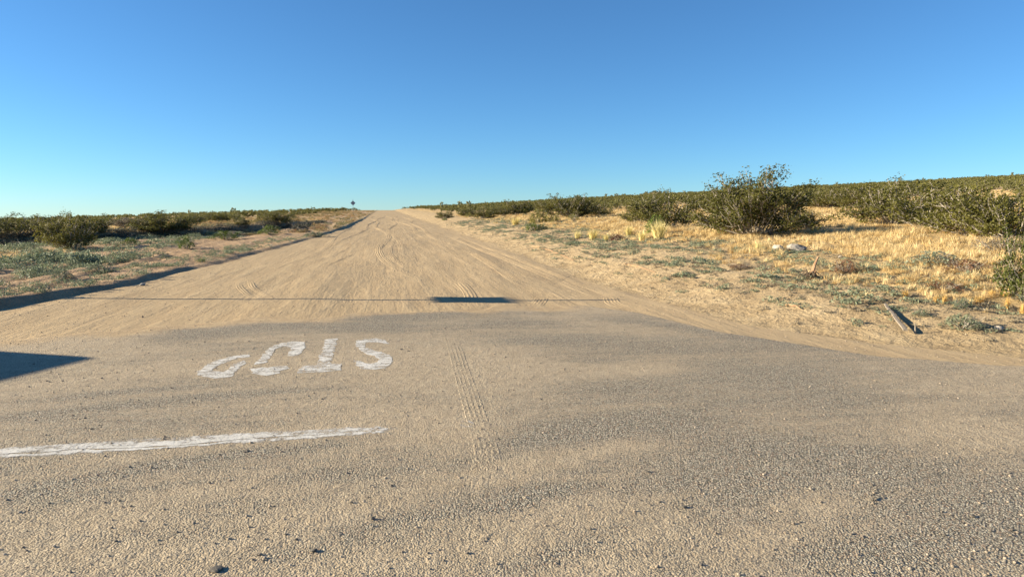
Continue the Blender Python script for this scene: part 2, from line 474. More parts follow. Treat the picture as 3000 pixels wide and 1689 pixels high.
# sand drifted over the asphalt: bare (dark) patches and sand tongues at their own places
def spot(px, py, wx, wy, rot=0.0):
    x, yy, _, _ = P(px, py)
    c, s_ = math.cos(rot), math.sin(rot)
    u = (Xa - x) * c + (Ya - yy) * s_; v = -(Xa - x) * s_ + (Ya - yy) * c
    return np.exp(-((u / wx) ** 2 + (v / wy) ** 2))
sand = 0.62 + 0.9 * (fbm(Xa * 0.55, Ya * 0.9, 71, 3) - 0.5)
for a in [(640, 975, 1.3, 0.55, 0.1), (820, 955, 1.4, 0.4, 0.1), (480, 990, 0.9, 0.5, 0.3), (1090, 965, 0.8, 0.35, 0), (1500, 950, 0.8, 0.5, 0), (1720, 1000, 1.3, 0.4, -0.2), (1900, 1030, 1.2, 0.35, -0.1),
          (2000, 960, 1.1, 0.22, -0.9), (2150, 990, 0.9, 0.2, -0.9), (1750, 1060, 0.5, 0.3, 0), (1850, 1130, 0.5, 0.3, 0), (2200, 1100, 0.9, 0.6, 0), (2500, 1200, 1.2, 0.7, -0.3), (2350, 1330, 0.8, 0.5, 0),
          (2700, 1600, 1.1, 0.6, 0), (1600, 1280, 0.7, 0.3, 0.4), (1950, 1250, 0.7, 0.35, 0.3), (2000, 1400, 0.6, 0.25, 0.4), (1500, 1480, 0.6, 0.14, 0.5), (1100, 1560, 0.6, 0.14, 0.5), (300, 1160, 1.0, 0.14, 0.25), (250, 1205, 1.0, 0.12, 0.25), (700, 1160, 0.8, 0.18, 0.1), (1700, 1620, 0.6, 0.12, 0.4), (800, 1330, 0.7, 0.1, 0.2), (200, 1420, 0.7, 0.12, 0.4), (2200, 1450, 0.5, 0.2, 0.3)]:
    sand -= 0.46 * spot(*a)
for a in [(1400, 1040, 0.6, 0.9, 0), (1150, 1060, 0.9, 0.5, 0), (1950, 1085, 0.7, 0.25, -0.2), (1750, 950, 0.7, 0.2, -0.3), (2750, 1230, 0.5, 0.5, 0), (2900, 1300, 0.5, 0.4, 0), (2400, 1480, 0.25, 0.2, 0), (900, 1060, 1.3, 0.4, 0), (500, 1080, 0.8, 0.3, 0.2),
          (1750, 1330, 0.7, 0.10, 0.5), (1500, 1370, 0.5, 0.10, 0.5), (1350, 1290, 0.3, 0.5, 0), (250, 1560, 0.7, 0.12, 0.45), (600, 1440, 0.8, 0.1, 0.4), (1000, 1500, 0.5, 0.08, 0.5), (100, 1130, 1.2, 0.15, 0.25), (300, 1010, 1.0, 0.4, 0.2), (60, 1060, 1.5, 0.9, 0), (1900, 1560, 0.5, 0.08, 0.5), (2250, 1600, 0.35, 0.1, 0.5)]:
    sand += 0.32 * spot(*a)
sand += 2.9 * (1 - sm(dist, 0.0, 1.6)) * (fbm(Xa * 0.8, Ya * 0.8, 83, 3) - 0.34) * (1 - sm(Xa, 2.6, 4.2)) + 0.5 * (1 - sm(dist, 0, 0.5)) * (fbm(Xa * 1.2, Ya, 84, 2) > 0.5)
sand += 0.35 * (1 - sm(dist, 0, 0.14))
v = np.stack([Xa, Ya, Za], -1).reshape(-1, 3)
i = np.arange(Xa.size).reshape(Xa.shape)
me = pymesh('asphalt_road', v, q(i), True)
edge = (1 - sm(dist, 0.0, 1.5)) * (0.4 + 1.2 * fbm(Xa * 0.7, Ya * 0.7, 88, 2)) * (1 - 0.75 * sm(Xa, 2.6, 4.2))
sand += 0.35 * (1 - sm(dist, 0, 1.0)) * (1 - sm(Xa, 2.6, 4.2))
fattr(me, 'sand', np.clip(sand, 0, 1.3))
fattr(me, 'edge', np.clip(edge, 0, 1))
tag(link('asphalt_road', me, M['asphalt']), kind='structure')
def surf(x, y):                                      # top of whatever lies at (x, y)
    z = H(x, y)
    return np.where(np.asarray(y) < Aedge(x) - 0.15, z + 0.014, z)

# ------------------------------------------------------------------ painted road markings
def poly_patch(pix, wear, res=0.055, grow=0.022):
    """a thin painted patch on the asphalt with the given outline (photograph pixels projected to the ground)"""
    pts = [Vector(P(a, b)[:2]) for a, b in pix]
    ar = sum(pts[k - 1].x * pts[k].y - pts[k].x * pts[k - 1].y for k in range(len(pts)))
    gp = []
    for k in range(len(pts)):
        t_ = (pts[(k + 1) % len(pts)] - pts[k - 1]).normalized() * (1 if ar > 0 else -1)
        gp.append(pts[k] + Vector((t_.y, -t_.x * 1.0)) * grow)
    pts = gp
    out = []
    for k in range(len(pts)):
        a, b = pts[k], pts[(k + 1) % len(pts)]
        nn = max(1, int((b - a).length / res))
        for j in range(nn):
            p = a.lerp(b, j / nn)
            w = 0.016
            out.append(Vector((p.x + w * random.uniform(-1, 1), p.y + 1.6 * w * random.uniform(-1, 1))))
    bm = bmesh.new()
    vv = [bm.verts.new((p.x, p.y, 0)) for p in out]
    bm.faces.new(vv)
    bmesh.ops.triangulate(bm, faces=bm.faces[:])
    bmesh.ops.subdivide_edges(bm, edges=[e for e in bm.edges if e.calc_length() > 0.25], cuts=2)
    bmesh.ops.triangulate(bm, faces=bm.faces[:])
    for vt in bm.verts: vt.co.z = float(H(vt.co.x, vt.co.y)) + 0.0165
    bmesh.ops.recalc_face_normals(bm, faces=bm.faces[:])
    if bm.faces[0].normal.z < 0: bmesh.ops.reverse_faces(bm, faces=bm.faces[:])
    me = bpy.data.meshes.new('painted_letter')
    bm.to_mesh(me); bm.free()
    fattr(me, 'wear', [wear] * len(me.vertices))
    return me
def zpx(l): return [(400 + a * 0.427, 850 + b * 0.427) for a, b in l]
def joined(name, polys, wear, parent):
    mes = [poly_patch(zpx(p), wear) for p in polys]
    bm = bmesh.new()
    for m_ in mes: bm.from_mesh(m_)
    me = bpy.data.meshes.new(name); bm.to_mesh(me); bm.free()
    a = me.attributes.get('wear') or me.attributes.new('wear', 'FLOAT', 'POINT')
    a.data.foreach_set('value', np.full(len(me.vertices), wear, np.float32))
    return link(name, me, M['paint'], parent)
stop = empty('stop_lettering', (0, 0, 0))
tag(stop, 'worn white STOP lettering painted on the sandy asphalt, seen upside down', 'road marking')
o = joined('painted_letter', [[(1515, 375), (1525, 352), (1570, 344), (1640, 343), (1695, 350), (1722, 376), (1690, 368), (1640, 362), (1580, 366), (1548, 384), (1560, 402), (1620, 425), (1700, 446), (1748, 470), (1748, 500), (1710, 535), (1640, 553), (1560, 548), (1515, 528), (1508, 492), (1535, 496), (1560, 512), (1620, 516), (1672, 502), (1690, 484), (1640, 462), (1570, 436), (1535, 408), (1520, 388)]], -0.02, stop)
o['label'] = 'letter S'
o = joined('painted_letter', [[(1312, 344), (1366, 342), (1314, 518), (1394, 518), (1394, 560), (1240, 568), (1112, 578), (1148, 530), (1248, 522)]], 0.0, stop)
o['label'] = 'letter T'
o = joined('painted_letter', [[(880, 450), (925, 405), (1000, 374), (1080, 358), (1138, 364), (1150, 384), (1136, 410), (1104, 456), (1048, 460), (1078, 402), (1010, 392), (945, 412), (925, 432), (872, 508), (828, 518)], [(795, 545), (900, 541), (1030, 529), (1038, 541), (972, 558), (966, 580), (900, 591), (818, 588)]], -0.03, stop)
o['label'] = 'letter O'
o = joined('painted_letter', [[(432, 572), (470, 538), (540, 500), (640, 468), (770, 448), (772, 462), (680, 476), (590, 505), (520, 540), (500, 564), (600, 573), (642, 560), (646, 542), (684, 512), (730, 498), (738, 512), (700, 536), (664, 566), (634, 604), (540, 609), (466, 604), (440, 588)]], -0.02, stop)
o['label'] = 'letter P'

def stripe(name, pix, wear0, wear1):
    a = [P(*p) for p in pix[0]]; b = [P(*p) for p in pix[1]]
    def res(l, t):
        xs = np.linspace(0, 1, len(l)); return np.interp(t, xs, [k[0] for k in l]), np.interp(t, xs, [k[1] for k in l])
    t = np.linspace(0, 1, 220)
    x0, y0 = res(a, t); x1, y1 = res(b, t)
    y0 = y0 + 0.05 * (fbm(t * 40, 0 * t, 5, 3) - 0.5); y1 = y1 + 0.05 * (fbm(t * 40, 0 * t + 9, 6, 3) - 0.5)
    cr = 0.38 + 0.5 * (fbm(t * 7, 0 * t + 3, 15, 4) - 0.5)     # a crack runs along the line
    V = []; Fc = []; Wr = []
    for k in range(len(t)):
        g = 0.02 + 0.035 * max(0, math.sin(k * 0.31 + 2 * math.sin(k * 0.07)))
        for u in (0, cr[k] * 0.5, cr[k] - g, cr[k] + g, 0.5 + cr[k] * 0.5, 1):
            x = x1[k] + (x0[k] - x1[k]) * u; yy = y1[k] + (y0[k] - y1[k]) * u
            V.append((x, yy, float(H(x, yy)) + 0.0165)); Wr.append(wear0 + (wear1 - wear0) * t[k] ** 5 + (0.1 if u in (0, 1) else -0.05))
    n6 = 6
    for k in range(len(t) - 1):
        for c in (0, 1, 3, 4):
            if True: Fc.append((k * n6 + c, (k + 1) * n6 + c, (k + 1) * n6 + c + 1, k * n6 + c + 1))
    me = pymesh(name, V, Fc)
    bm = bmesh.new(); bm.from_mesh(me); bmesh.ops.recalc_face_normals(bm, faces=bm.faces[:])
    if bm.faces[0].normal.z < 0: bmesh.ops.reverse_faces(bm, faces=bm.faces[:])
    bm.to_mesh(me); bm.free()
    a_ = me.attributes.get('wear') or me.attributes.new('wear', 'FLOAT', 'POINT')
    a_.data.foreach_set('value', np.array(Wr, np.float32))
    return link(name, me, M['paint'])
tag(stripe('stop_line', ([(-500, 1352), (0, 1322), (300, 1300), (700, 1278), (1000, 1258), (1100, 1252), (1185, 1250)], [(-500, 1396), (0, 1351), (300, 1331), (700, 1308), (1000, 1283), (1100, 1275), (1185, 1268)]), -0.02, 0.26),
    'long cracked white stop line painted across the asphalt in front of the lettering', 'road marking')
me = poly_patch([(1345, 1244), (1368, 1240), (1384, 1246), (1378, 1254), (1352, 1254)], 0.15, 0.03)
tag(link('paint_patch', me, M['paint']), 'small faded white paint remnant beside the tyre tread print', 'road marking')

# ------------------------------------------------------------------ tyre tracks: pressed relief ribbons
def track(pix, width=0.24, ribs=4, hgt=0.016, lug=0.0, kind_mat='road', world=False):
    pts = np.array([P(*p)[:2] for p in pix]) if not world else np.array(pix, float)
    # smooth by Catmull-Rom
    out = []
    for k in range(len(pts) - 1):
        p0 = pts[max(k - 1, 0)]; p1 = pts[k]; p2 = pts[k + 1]; p3 = pts[min(k + 2, len(pts) - 1)]
        nn = max(4, int(np.hypot(*(p2 - p1)) / (0.03 if lug else 0.12)))
        for j in range(nn):
            t = j / nn
            out.append(0.5 * ((2 * p1) + (-p0 + p2) * t + (2 * p0 - 5 * p1 + 4 * p2 - p3) * t * t + (-p0 + 3 * p1 - 3 * p2 + p3) * t ** 3))
    out = np.array(out)
    d = np.gradient(out, axis=0); d /= np.linalg.norm(d, axis=1)[:, None] + 1e-9
    nrm = np.stack([-d[:, 1], d[:, 0]], -1)
    hgt = hgt * (0.40 if kind_mat == 'road' else 1.0)
    m = ribs * 4 + 5
    u = np.linspace(-0.5, 0.5, m)
    prof = np.where(np.abs(u) > 0.42, 0.45, 0.15 + 0.55 * (0.5 + 0.5 * np.cos((u + 0.42) / 0.84 * ribs * 2 * math.pi)))
    N = len(out); ks = np.arange(N)
    fr = 0.3 if kind_mat == 'road' else 0.07
    fade = np.minimum(1, np.minimum(ks / (fr * N), (N - 1 - ks) / (fr * N)))
    lg = 1.0 + lug * np.where((ks // 2) % 2 == 1, 1, -1)
    br = 0.65 + 0.7 * vnoise(ks * 0.13, 0.5 + 0 * ks, len(pix))
    XY = out[:, None, :] + nrm[:, None, :] * u[None, :, None] * width
    base = surf(XY[..., 0], XY[..., 1])
    Zt = base - 0.003 + hgt * prof[None] * (fade * lg * br)[:, None]
    Zt[0] = base[0] - 0.012; Zt[-1] = base[-1] - 0.012
    Zt[:, 0] = base[:, 0] - 0.012; Zt[:, -1] = base[:, -1] - 0.012
    V = np.concatenate([XY, Zt[..., None]], -1).reshape(-1, 3)
    i = np.arange(N * m).reshape(N, m)
    f = q(i)[:, ::-1]
    me = pymesh('tyre_track', V, f, True)
    fattr(me, 'sand', np.tile(0.45 + 0.4 * prof, N))
    return tag(link('tyre_track', me, M[kind_mat]), kind='structure')
for px_, w_, r_, h_ in [
    ([(1300, 685), (1440, 742), (1560, 790), (1700, 848), (1850, 902), (2060, 962)], 0.34, 3, 0.045),
    ([(1330, 688), (1480, 745), (1620, 800), (1760, 855), (1900, 898), (2100, 950), (2300, 985)], 0.26, 4, 0.03),
    ([(1360, 730), (1440, 775), (1500, 815), (1560, 852)], 0.32, 5, 0.035),
    ([(1560, 842), (1610, 830), (1650, 810), (1665, 795)], 0.3, 4, 0.03),
    ([(1787, 868), (1795, 886), (1825, 900), (1850, 905)], 0.32, 4, 0.04),
    ([(700, 822), (702, 840), (722, 860), (760, 880)], 0.16, 2, 0.03),
    ([(732, 815), (740, 840), (770, 860), (800, 876)], 0.16, 2, 0.03),
    ([(1135, 690), (1112, 722), (1115, 748), (1150, 780), (1220, 815), (1290, 850)], 0.3, 3, 0.04),
    ([(1160, 690), (1145, 725), (1150, 752), (1200, 790), (1290, 830)], 0.2, 2, 0.025),
    ([(1330, 815), (1365, 845), (1380, 870), (1392, 900)], 0.3, 3, 0.03),
    ([(1590, 868), (1580, 885), (1560, 905)], 0.3, 4, 0.03),
    ([(940, 790), (960, 775), (1000, 758), (1050, 735)], 0.2, 2, 0.025),
    ([(1210, 700), (1230, 720), (1270, 735), (1330, 750)], 0.2, 2, 0.02),
    ([(800, 800), (900, 770), (1000, 735), (1060, 690)], 0.25, 2, 0.02),
    ([(600, 840), (760, 800), (900, 750), (1010, 700)], 0.25, 2, 0.018),
    ([(1180, 660), (1200, 690), (1280, 740), (1380, 800)], 0.25, 2, 0.02),
]:
    track(px_, w_, r_, h_)
for x0_, a_, w_, n_ in ((-3.4, 0.5, 0.30, 2), (-1.9, 0.4, 0.26, 3), (-0.5, 0.5, 0.30, 2), (0.9, 0.35, 0.28, 3), (2.3, 0.4, 0.30, 2), (3.6, 0.3, 0.32, 3)):
    track([(x0_ * (0.85 + 0.6 * math.exp(-(y_ - 14) / 9)) + a_ * math.sin(y_ * 0.07 + x0_ * 2) + 0.25 * math.sin(y_ * 0.19 + x0_), y_) for y_ in np.geomspace(13.5, 150, 22)], w_, n_, 0.05, 0, 'road', True)
track([(1318, 985), (1335, 1030), (1352, 1090), (1372, 1150), (1392, 1215), (1420, 1300), (1440, 1400)], 0.20, 4, 0.006, 0.3, 'asphalt')
track([(1405, 1345), (1418, 1375), (1432, 1405)], 0.20, 5, 0.006, 0.3, 'asphalt')
track([(1160, 1040), (1190, 1030), (1240, 1010)], 0.2, 4, 0.005, 0.3, 'asphalt')
track([(1650, 1050), (1700, 1032), (1745, 1012)], 0.2, 3, 0.005, 0.3, 'asphalt')
track([(1180, 1310), (1200, 1330), (1230, 1360)], 0.15, 3, 0.004, 0.3, 'asphalt')

# ------------------------------------------------------------------ plant generators (numpy)
class G:
    def __init__(self, seed):
        self.r = np.random.default_rng(seed); self.v = []; self.f = []; self.mi = []; self.n = 0
    def tube(self, pts, r0, r1, sides=4, mi=0):
        pts = np.asarray(pts); N = len(pts)
        d = np.gradient(pts, axis=0)
        base = self.n
        for k in range(N):
            a = d[k] / (np.linalg.norm(d[k]) + 1e-9)
            b = np.cross(a, (0.3, 0.5, 0.81)); b /= np.linalg.norm(b) + 1e-9
            c = np.cross(a, b)
            rr = r0 + (r1 - r0) * k / (N - 1)
            for j in range(sides):
                t = 2 * math.pi * j / sides
                self.v.append(pts[k] + rr * (math.cos(t) * b + math.sin(t) * c))
        for k in range(N - 1):
            for j in range(sides):
                a = base + k * sides + j; b = base + k * sides + (j + 1) % sides
                self.f.append((a, b, b + sides, a + sides)); self.mi.append(mi)
        self.n += N * sides
    def leaves(self, c, size, up=0.3, mi=0, aspect=0.5):
        """many small pointed leaf faces at centres c"""
        c = np.asarray(c); N = len(c)
        if not N: return
        a = self.r.normal(size=(N, 3)); a[:, 2] = np.abs(a[:, 2]) * (0.6 + up) ; a /= np.linalg.norm(a, axis=1)[:, None]
        b = np.cross(a, self.r.normal(size=(N, 3))); b /= np.linalg.norm(b, axis=1)[:, None] + 1e-9
        s = size * self.r.uniform(0.6, 1.4, (N, 1))
        q0 = c - a * s * 0.5; q1 = c + b * s * aspect * 0.5; q2 = c + a * s * 0.5; q3 = c - b * s * aspect * 0.5
        V = np.stack([q0, q1, q2, q3], 1).reshape(-1, 3)
        self.v.extend(V); i = self.n + np.arange(N * 4).reshape(N, 4)
        self.f.extend(map(tuple, i.tolist())); self.mi.extend([mi] * N); self.n += N * 4
    def blade(self, p, d, L, w, droop, mi=0):
        d = np.asarray(d); s = np.cross(d, (0, 0, 1.0)); s /= np.linalg.norm(s) + 1e-9
        p1 = p + d * L * 0.55; d2 = d + np.array((d[0], d[1], 0)) * droop - np.array((0, 0, droop * 0.7)); d2 /= np.linalg.norm(d2)
        p2 = p1 + d2 * L * 0.45
        self.v.extend([p - s * w / 2, p + s * w / 2, p1 + s * w * 0.35, p1 - s * w * 0.35, p2])
        n = self.n
        self.f.append((n, n + 1, n + 2, n + 3)); self.f.append((n + 3, n + 2, n + 4)); self.mi.extend([mi, mi]); self.n += 5
    def mesh(self, name):
        return pymesh(name, np.array(self.v), [tuple(int(x) for x in t) for t in self.f], False, self.mi)

def creosote(seed, nst=26, nsub=6, leaves=6000, lsize=0.045, wide=0.62, tall=0.2, split=True, sides=4, lean=0.0):
    """multi-stemmed shrub about 1 m tall and 2*wide across; returns (leaf mesh, stem mesh) or one mesh"""
    g = G(seed); st = G(seed + 1) if split else g
    r = g.r; tips = []; wts = []
    for k in range(nst):
        az = r.uniform(0, 2 * math.pi); q_ = r.uniform(0, 1) ** 0.6
        tilt = 0.12 + 1.28 * q_
        hi = (1.0 - 0.55 * q_ ** 2) * r.uniform(0.62, 0.92)
        if r.uniform() < tall: hi = min(1.05, hi * r.uniform(1.1, 1.35))
        ex = wide * math.sin(min(tilt, 1.45)) * r.uniform(0.75, 1.1)
        end = np.array((math.cos(az) * ex + lean * hi, math.sin(az) * ex, hi if tilt < 1.15 else hi * 0.6))
        b0 = np.array((math.cos(az), math.sin(az), 0)) * r.uniform(0.02, 0.12) * wide * 1.6
        mid = b0 + (end - b0) * 0.5 + np.array((math.cos(az), math.sin(az), 0)) * 0.10 * r.uniform(-0.5, 1.2) + r.normal(size=3) * 0.03
        T = np.linspace(0, 1, 7)[:, None]
        pts = (1 - T) ** 2 * b0 + 2 * T * (1 - T) * mid + T ** 2 * end + r.normal(size=(7, 3)) * 0.012
        pts[0] = b0
        st.tube(pts, 0.0095, 0.003, sides, 1 if not split else 0)
        for j in range(nsub):
            t = r.uniform(0.25, 1.0); idx = t * 6; i0 = int(min(idx, 5)); p0 = pts[i0] + (pts[i0 + 1] - pts[i0]) * (idx - i0)
            dd = (end - mid); dd = dd / np.linalg.norm(dd) + r.normal(size=3) * 0.55; dd[2] = dd[2] * 0.7 + 0.35
            dd /= np.linalg.norm(dd)
            Ls = r.uniform(0.10, 0.26)
            p1 = p0 + dd * Ls * 0.5 + r.normal(size=3) * 0.015; p2 = p0 + dd * Ls + np.array((0, 0, 0.03))
            if p2[2] < 0.04: continue
            st.tube(np.array([p0, p1, p2]), 0.0055, 0.002, 3, 1 if not split else 0)
            for e_ in range(4):
                tips.append(p1 + (p2 - p1) * (e_ / 3)); wts.append(r.uniform(0.3, 1) ** 2)
    tips = np.array(tips); wts = np.array(wts); wts /= wts.sum()
    pick = r.choice(len(tips), leaves, p=wts)
    c = tips[pick] + r.normal(size=(leaves, 3)) * np.array((0.036, 0.036, 0.03))
    c = c[c[:, 2] > 0.03]
    g.leaves(c, lsize, 0.5, 0)
    if split: return g.mesh('foliage'), st.mesh('stems')
    return g.mesh('creosote_bush')

def dome(seed, leaves=900, lsize=0.09, wide=0.55, up=0.6, twigs=20, flat=1.0):
    """low dense shrub about 1 m tall: leafy dome on thin stems"""
    g = G(seed); st = G(seed + 1); r = g.r
    n = leaves
    az = r.uniform(0, 2 * math.pi, n); z = r.uniform(0.05, 1, n) ** 0.8
    lob = 0.8 + 0.3 * np.sin(az * 3 + seed) * np.cos(z * 5 + seed) + 0.15 * np.sin(az * 7 + seed * 2)
    rad = wide * np.sqrt(np.clip(1.02 - z ** 2, 0.03, 1)) * lob * r.uniform(0.45, 1.05, n) ** 0.5
    zz = z * flat * (0.85 + 0.2 * np.sin(az * 4 + seed))
    g.leaves(np.stack([rad * np.cos(az), rad * np.sin(az), zz], -1), lsize, up, 0, 0.42)
    for k in range(twigs):
        a = r.uniform(0, 2 * math.pi); e_ = np.array((wide * 0.9 * math.cos(a) * r.uniform(0.2, 1), wide * 0.9 * math.sin(a) * r.uniform(0.2, 1), r.uniform(0.5, 1.0) * flat))
        b0 = e_ * 0.12; b0[2] = 0
        st.tube(np.array([b0, (b0 + e_) / 2 + r.normal(size=3) * 0.04, e_]), 0.012, 0.004, 3)
    return g.mesh('foliage'), st.mesh('stems')

def tuft(seed, nb=60, spread=0.35, w=0.02, droop=0.5, rb=0.08):
    g = G(seed); r = g.r
    for k in range(nb):
        a = r.uniform(0, 2 * math.pi); t = abs(r.normal()) * spread
        d = np.array((math.cos(a) * math.sin(t), math.sin(a) * math.sin(t), math.cos(t)))
        b = np.array((math.cos(a + r.normal() * 0.6), math.sin(a + r.normal() * 0.6), 0)) * rb * r.uniform(0, 1) ** 0.5
        g.blade(b, d, r.uniform(0.55, 1.05), w * r.uniform(0.7, 1.3), droop * r.uniform(0.3, 1.4))
    return g.mesh('grass_tuft')

def weed(seed, n=40, lsize=0.3, wide=0.6):
    g = G(seed); r = g.r
    az = r.uniform(0, 2 * math.pi, n); rad = wide * r.uniform(0, 1, n) ** 0.7
    z = 0.12 + 0.55 * r.uniform(0, 1, n) * (1 - rad / wide * 0.6)
    g.leaves(np.stack([rad * np.cos(az), rad * np.sin(az), z], -1), lsize, 0.8, 0, 0.35)
    return g.mesh('weed')

# ------------------------------------------------------------------ scatter (one stuff object, geometry nodes)
def scatter(name, pts, scl, protos, mats, label=None):
    col = bpy.data.collections.new(name + '_kinds')
    for k, pm in enumerate(protos):
        ob = bpy.data.objects.new(name + '_piece', pm)
        if not pm.materials:
            for m_ in (mats if isinstance(mats, (list, tuple)) else [mats]): pm.materials.append(m_)
        col.objects.link(ob)
    n = len(pts)
    me = bpy.data.meshes.new(name)
    me.from_pydata(np.asarray(pts).tolist(), [], [])
    a = me.attributes.new('rot', 'FLOAT_VECTOR', 'POINT')
    rot = np.zeros((n, 3), np.float32); rot[:, 2] = rng.uniform(0, 6.283, n); rot[:, :2] = rng.normal(size=(n, 2)) * 0.08
    a.data.foreach_set('vector', rot.ravel())
    a = me.attributes.new('scl', 'FLOAT_VECTOR', 'POINT')
    scl = np.asarray(scl, np.float32)
    if scl.ndim == 1: scl = np.repeat(scl[:, None], 3, 1)
    a.data.foreach_set('vector', np.ascontiguousarray(scl, np.float32).ravel())
    a = me.attributes.new('pick', 'INT', 'POINT')
    a.data.foreach_set('value', rng.integers(0, len(protos), n).astype(np.int32))
    o = bpy.data.objects.new(name, me); COL.objects.link(o)
    ng = bpy.data.node_groups.new(name, 'GeometryNodeTree')
    ng.interface.new_socket('Geometry', in_out='INPUT', socket_type='NodeSocketGeometry')
    ng.interface.new_socket('Geometry', in_out='OUTPUT', socket_type='NodeSocketGeometry')
    gi = ng.nodes.new('NodeGroupInput'); go = ng.nodes.new('NodeGroupOutput')
    ci = ng.nodes.new('GeometryNodeCollectionInfo'); ci.inputs['Collection'].default_value = col
    ci.inputs['Separate Children'].default_value = True; ci.inputs['Reset Children'].default_value = True
    ip = ng.nodes.new('GeometryNodeInstanceOnPoints'); ip.inputs['Pick Instance'].default_value = True
    def na(nm, dt):
        x = ng.nodes.new('GeometryNodeInputNamedAttribute'); x.data_type = dt; x.inputs['Name'].default_value = nm
        return [s_ for s_ in x.outputs if s_.enabled and s_.name == 'Attribute'][0]
    er = ng.nodes.new('FunctionNodeEulerToRotation')
    L_ = ng.links.new
    L_(gi.outputs[0], ip.inputs['Points']); L_(ci.outputs[0], ip.inputs['Instance'])
    L_(na('pick', 'INT'), ip.inputs['Instance Index'])
    L_(na('rot', 'FLOAT_VECTOR'), er.inputs[0]); L_(er.outputs[0], ip.inputs['Rotation'])
    L_(na('scl', 'FLOAT_VECTOR'), ip.inputs['Scale'])
    L_(ip.outputs[0], go.inputs[0])
    md = o.modifiers.new('scatter', 'NODES'); md.node_group = ng
    tag(o, label, None, None, 'stuff')
    return o

def z3(X, Y, dz=0.0): return np.stack([X, Y, H(X, Y) + dz], -1)

# ------------------------------------------------------------------ hand placed shrubs
CREO = [creosote(100 + 10 * k, 40, 8, 9000, 0.042, 0.62 + 0.06 * (k % 3), 0.25) for k in range(4)]
CREO_BIG = creosote(171, 64, 9, 21000, 0.034, 0.78, 0.2, lean=-0.05)
DOME = [dome(300 + 10 * k) for k in range(3)]
TWIGGY = [dome(340 + 10 * k, 1100, 0.07, 0.6, 0.9, 40) for k in range(2)]
used = {}
def shrub(name, px, py, hpx, wpx, protos, k, mats, label, cat, group=None, rz=None):
    x, y_, z, d = P(px, py)
    fo, stm = protos[k % len(protos)]
    h = hpx * d / FPX
    co = np.empty(len(fo.vertices) * 3); fo.vertices.foreach_get('co', co); co = co.reshape(-1, 3)
    w0 = np.percentile(np.abs(co[:, :2]), 97) * 2; h0 = np.percentile(co[:, 2], 99.7)
    root = empty(name, (x, y_, z - 0.02), random.uniform(0, 6.28) if rz is None else rz)
    root.scale = (wpx * d / FPX / w0, wpx * d / FPX / w0, h / h0)
    def inst(base, nm, m):
        key = (base.name, m.name)
        if key not in used:
            c = base if not base.materials else base.copy()
            if c.materials: c.materials.clear()
            c.materials.append(m); used[key] = c
        o = bpy.data.objects.new(nm, used[key]); COL.objects.link(o); o.parent = root
    inst(fo, 'foliage', mats[0]); inst(stm, 'stems', mats[1])
    return tag(root, label, cat, group)

CR = (M['creosote'], M['bark'])
GC = 'creosote bushes standing near the road'
shrub('creosote_bush', 2205, 690, 188, 300, [CREO_BIG], 0, CR, 'largest creosote bush right of the road, bare pale limbs at its left', 'bush', GC, 0.6)
shrub('creosote_bush', 1950, 665, 108, 185, CREO, 1, CR, 'rounded dark creosote bush behind the tallest pale bunchgrass', 'bush', GC)
shrub('creosote_bush', 1880, 655, 80, 120, CREO, 2, CR, 'thin leaning creosote bush against the left of the rounded dark one', 'bush', GC)
shrub('creosote_bush', 1668, 640, 72, 130, CREO, 0, CR, 'dark creosote bush with feathery top left of the bare grass slope', 'bush', GC)
shrub('creosote_bush', 1745, 634, 40, 90, CREO, 3, CR, 'low creosote bush touching the right of the feathery topped one', 'bush', GC)
shrub('creosote_bush', 2095, 622, 66, 160, CREO, 2, CR, 'grey stemmed creosote bush half hidden behind the largest bush', 'bush', GC)
shrub('creosote_bush', 2620, 655, 132, 230, CREO, 1, CR, 'creosote bush at the left end of the thicket on the right', 'bush', GC)
shrub('creosote_bush', 2730, 668, 132, 240, CREO, 3, CR, 'tangled creosote bush with exposed grey stems in mid thicket', 'bush', GC)
shrub('creosote_bush', 2850, 690, 150, 260, CREO, 0, CR, 'dark based creosote bush right of the tangled grey stems', 'bush', GC)
shrub('creosote_bush', 2970, 705, 165, 250, CREO, 2, CR, 'creosote bush at the right end of the thicket', 'bush', GC)
shrub('creosote_bush', 2525, 612, 72, 150, CREO, 0, CR, 'low creosote bush behind the left end of the right thicket', 'bush', GC)
shrub('creosote_bush', 2420, 610, 58, 130, CREO, 3, CR, 'low creosote bush at the top edge of the grass field', 'bush', GC)
shrub('creosote_bush', 3030, 880, 250, 170, CREO, 1, (mat_leaf('edge_bush_leaf', (0.06, 0.075, 0.015), (0.11, 0.125, 0.025)), M['bark']), 'bright green bush cut off by the right edge of the photo', 'bush', GC)
shrub('creosote_bush', 2340, 670, 70, 100, CREO, 3, CR, 'small creosote bush in the shade right of the largest bush', 'bush', GC)
shrub('creosote_bush', 1515, 630, 45, 85, CREO, 0, CR, 'compact dark creosote bush left of the feathery topped bush', 'bush', GC)
shrub('creosote_bush', 205, 728, 106, 140, CREO, 1, CR, 'dark olive creosote bush standing in the left brush bank', 'bush', GC)
shrub('creosote_bush', 60, 690, 64, 200, CREO, 2, CR, 'wide creosote bush at the left edge of the photo', 'bush', GC)
shrub('creosote_bush', 265, 688, 60, 130, CREO, 0, CR, 'creosote bush just behind the dark olive one on the left', 'bush', GC)
shrub('creosote_bush', 480, 678, 58, 160, CREO, 3, CR, 'spreading creosote bush in the golden patch left of the road', 'bush', GC)
shrub('creosote_bush', 708, 664, 27, 40, CREO, 1, CR, 'small round creosote bush alone on golden grass at the left', 'bush', GC)
shrub('creosote_bush', 815, 656, 40, 100, CREO, 2, CR, 'dark creosote bush nearest the road on the left', 'bush', GC)
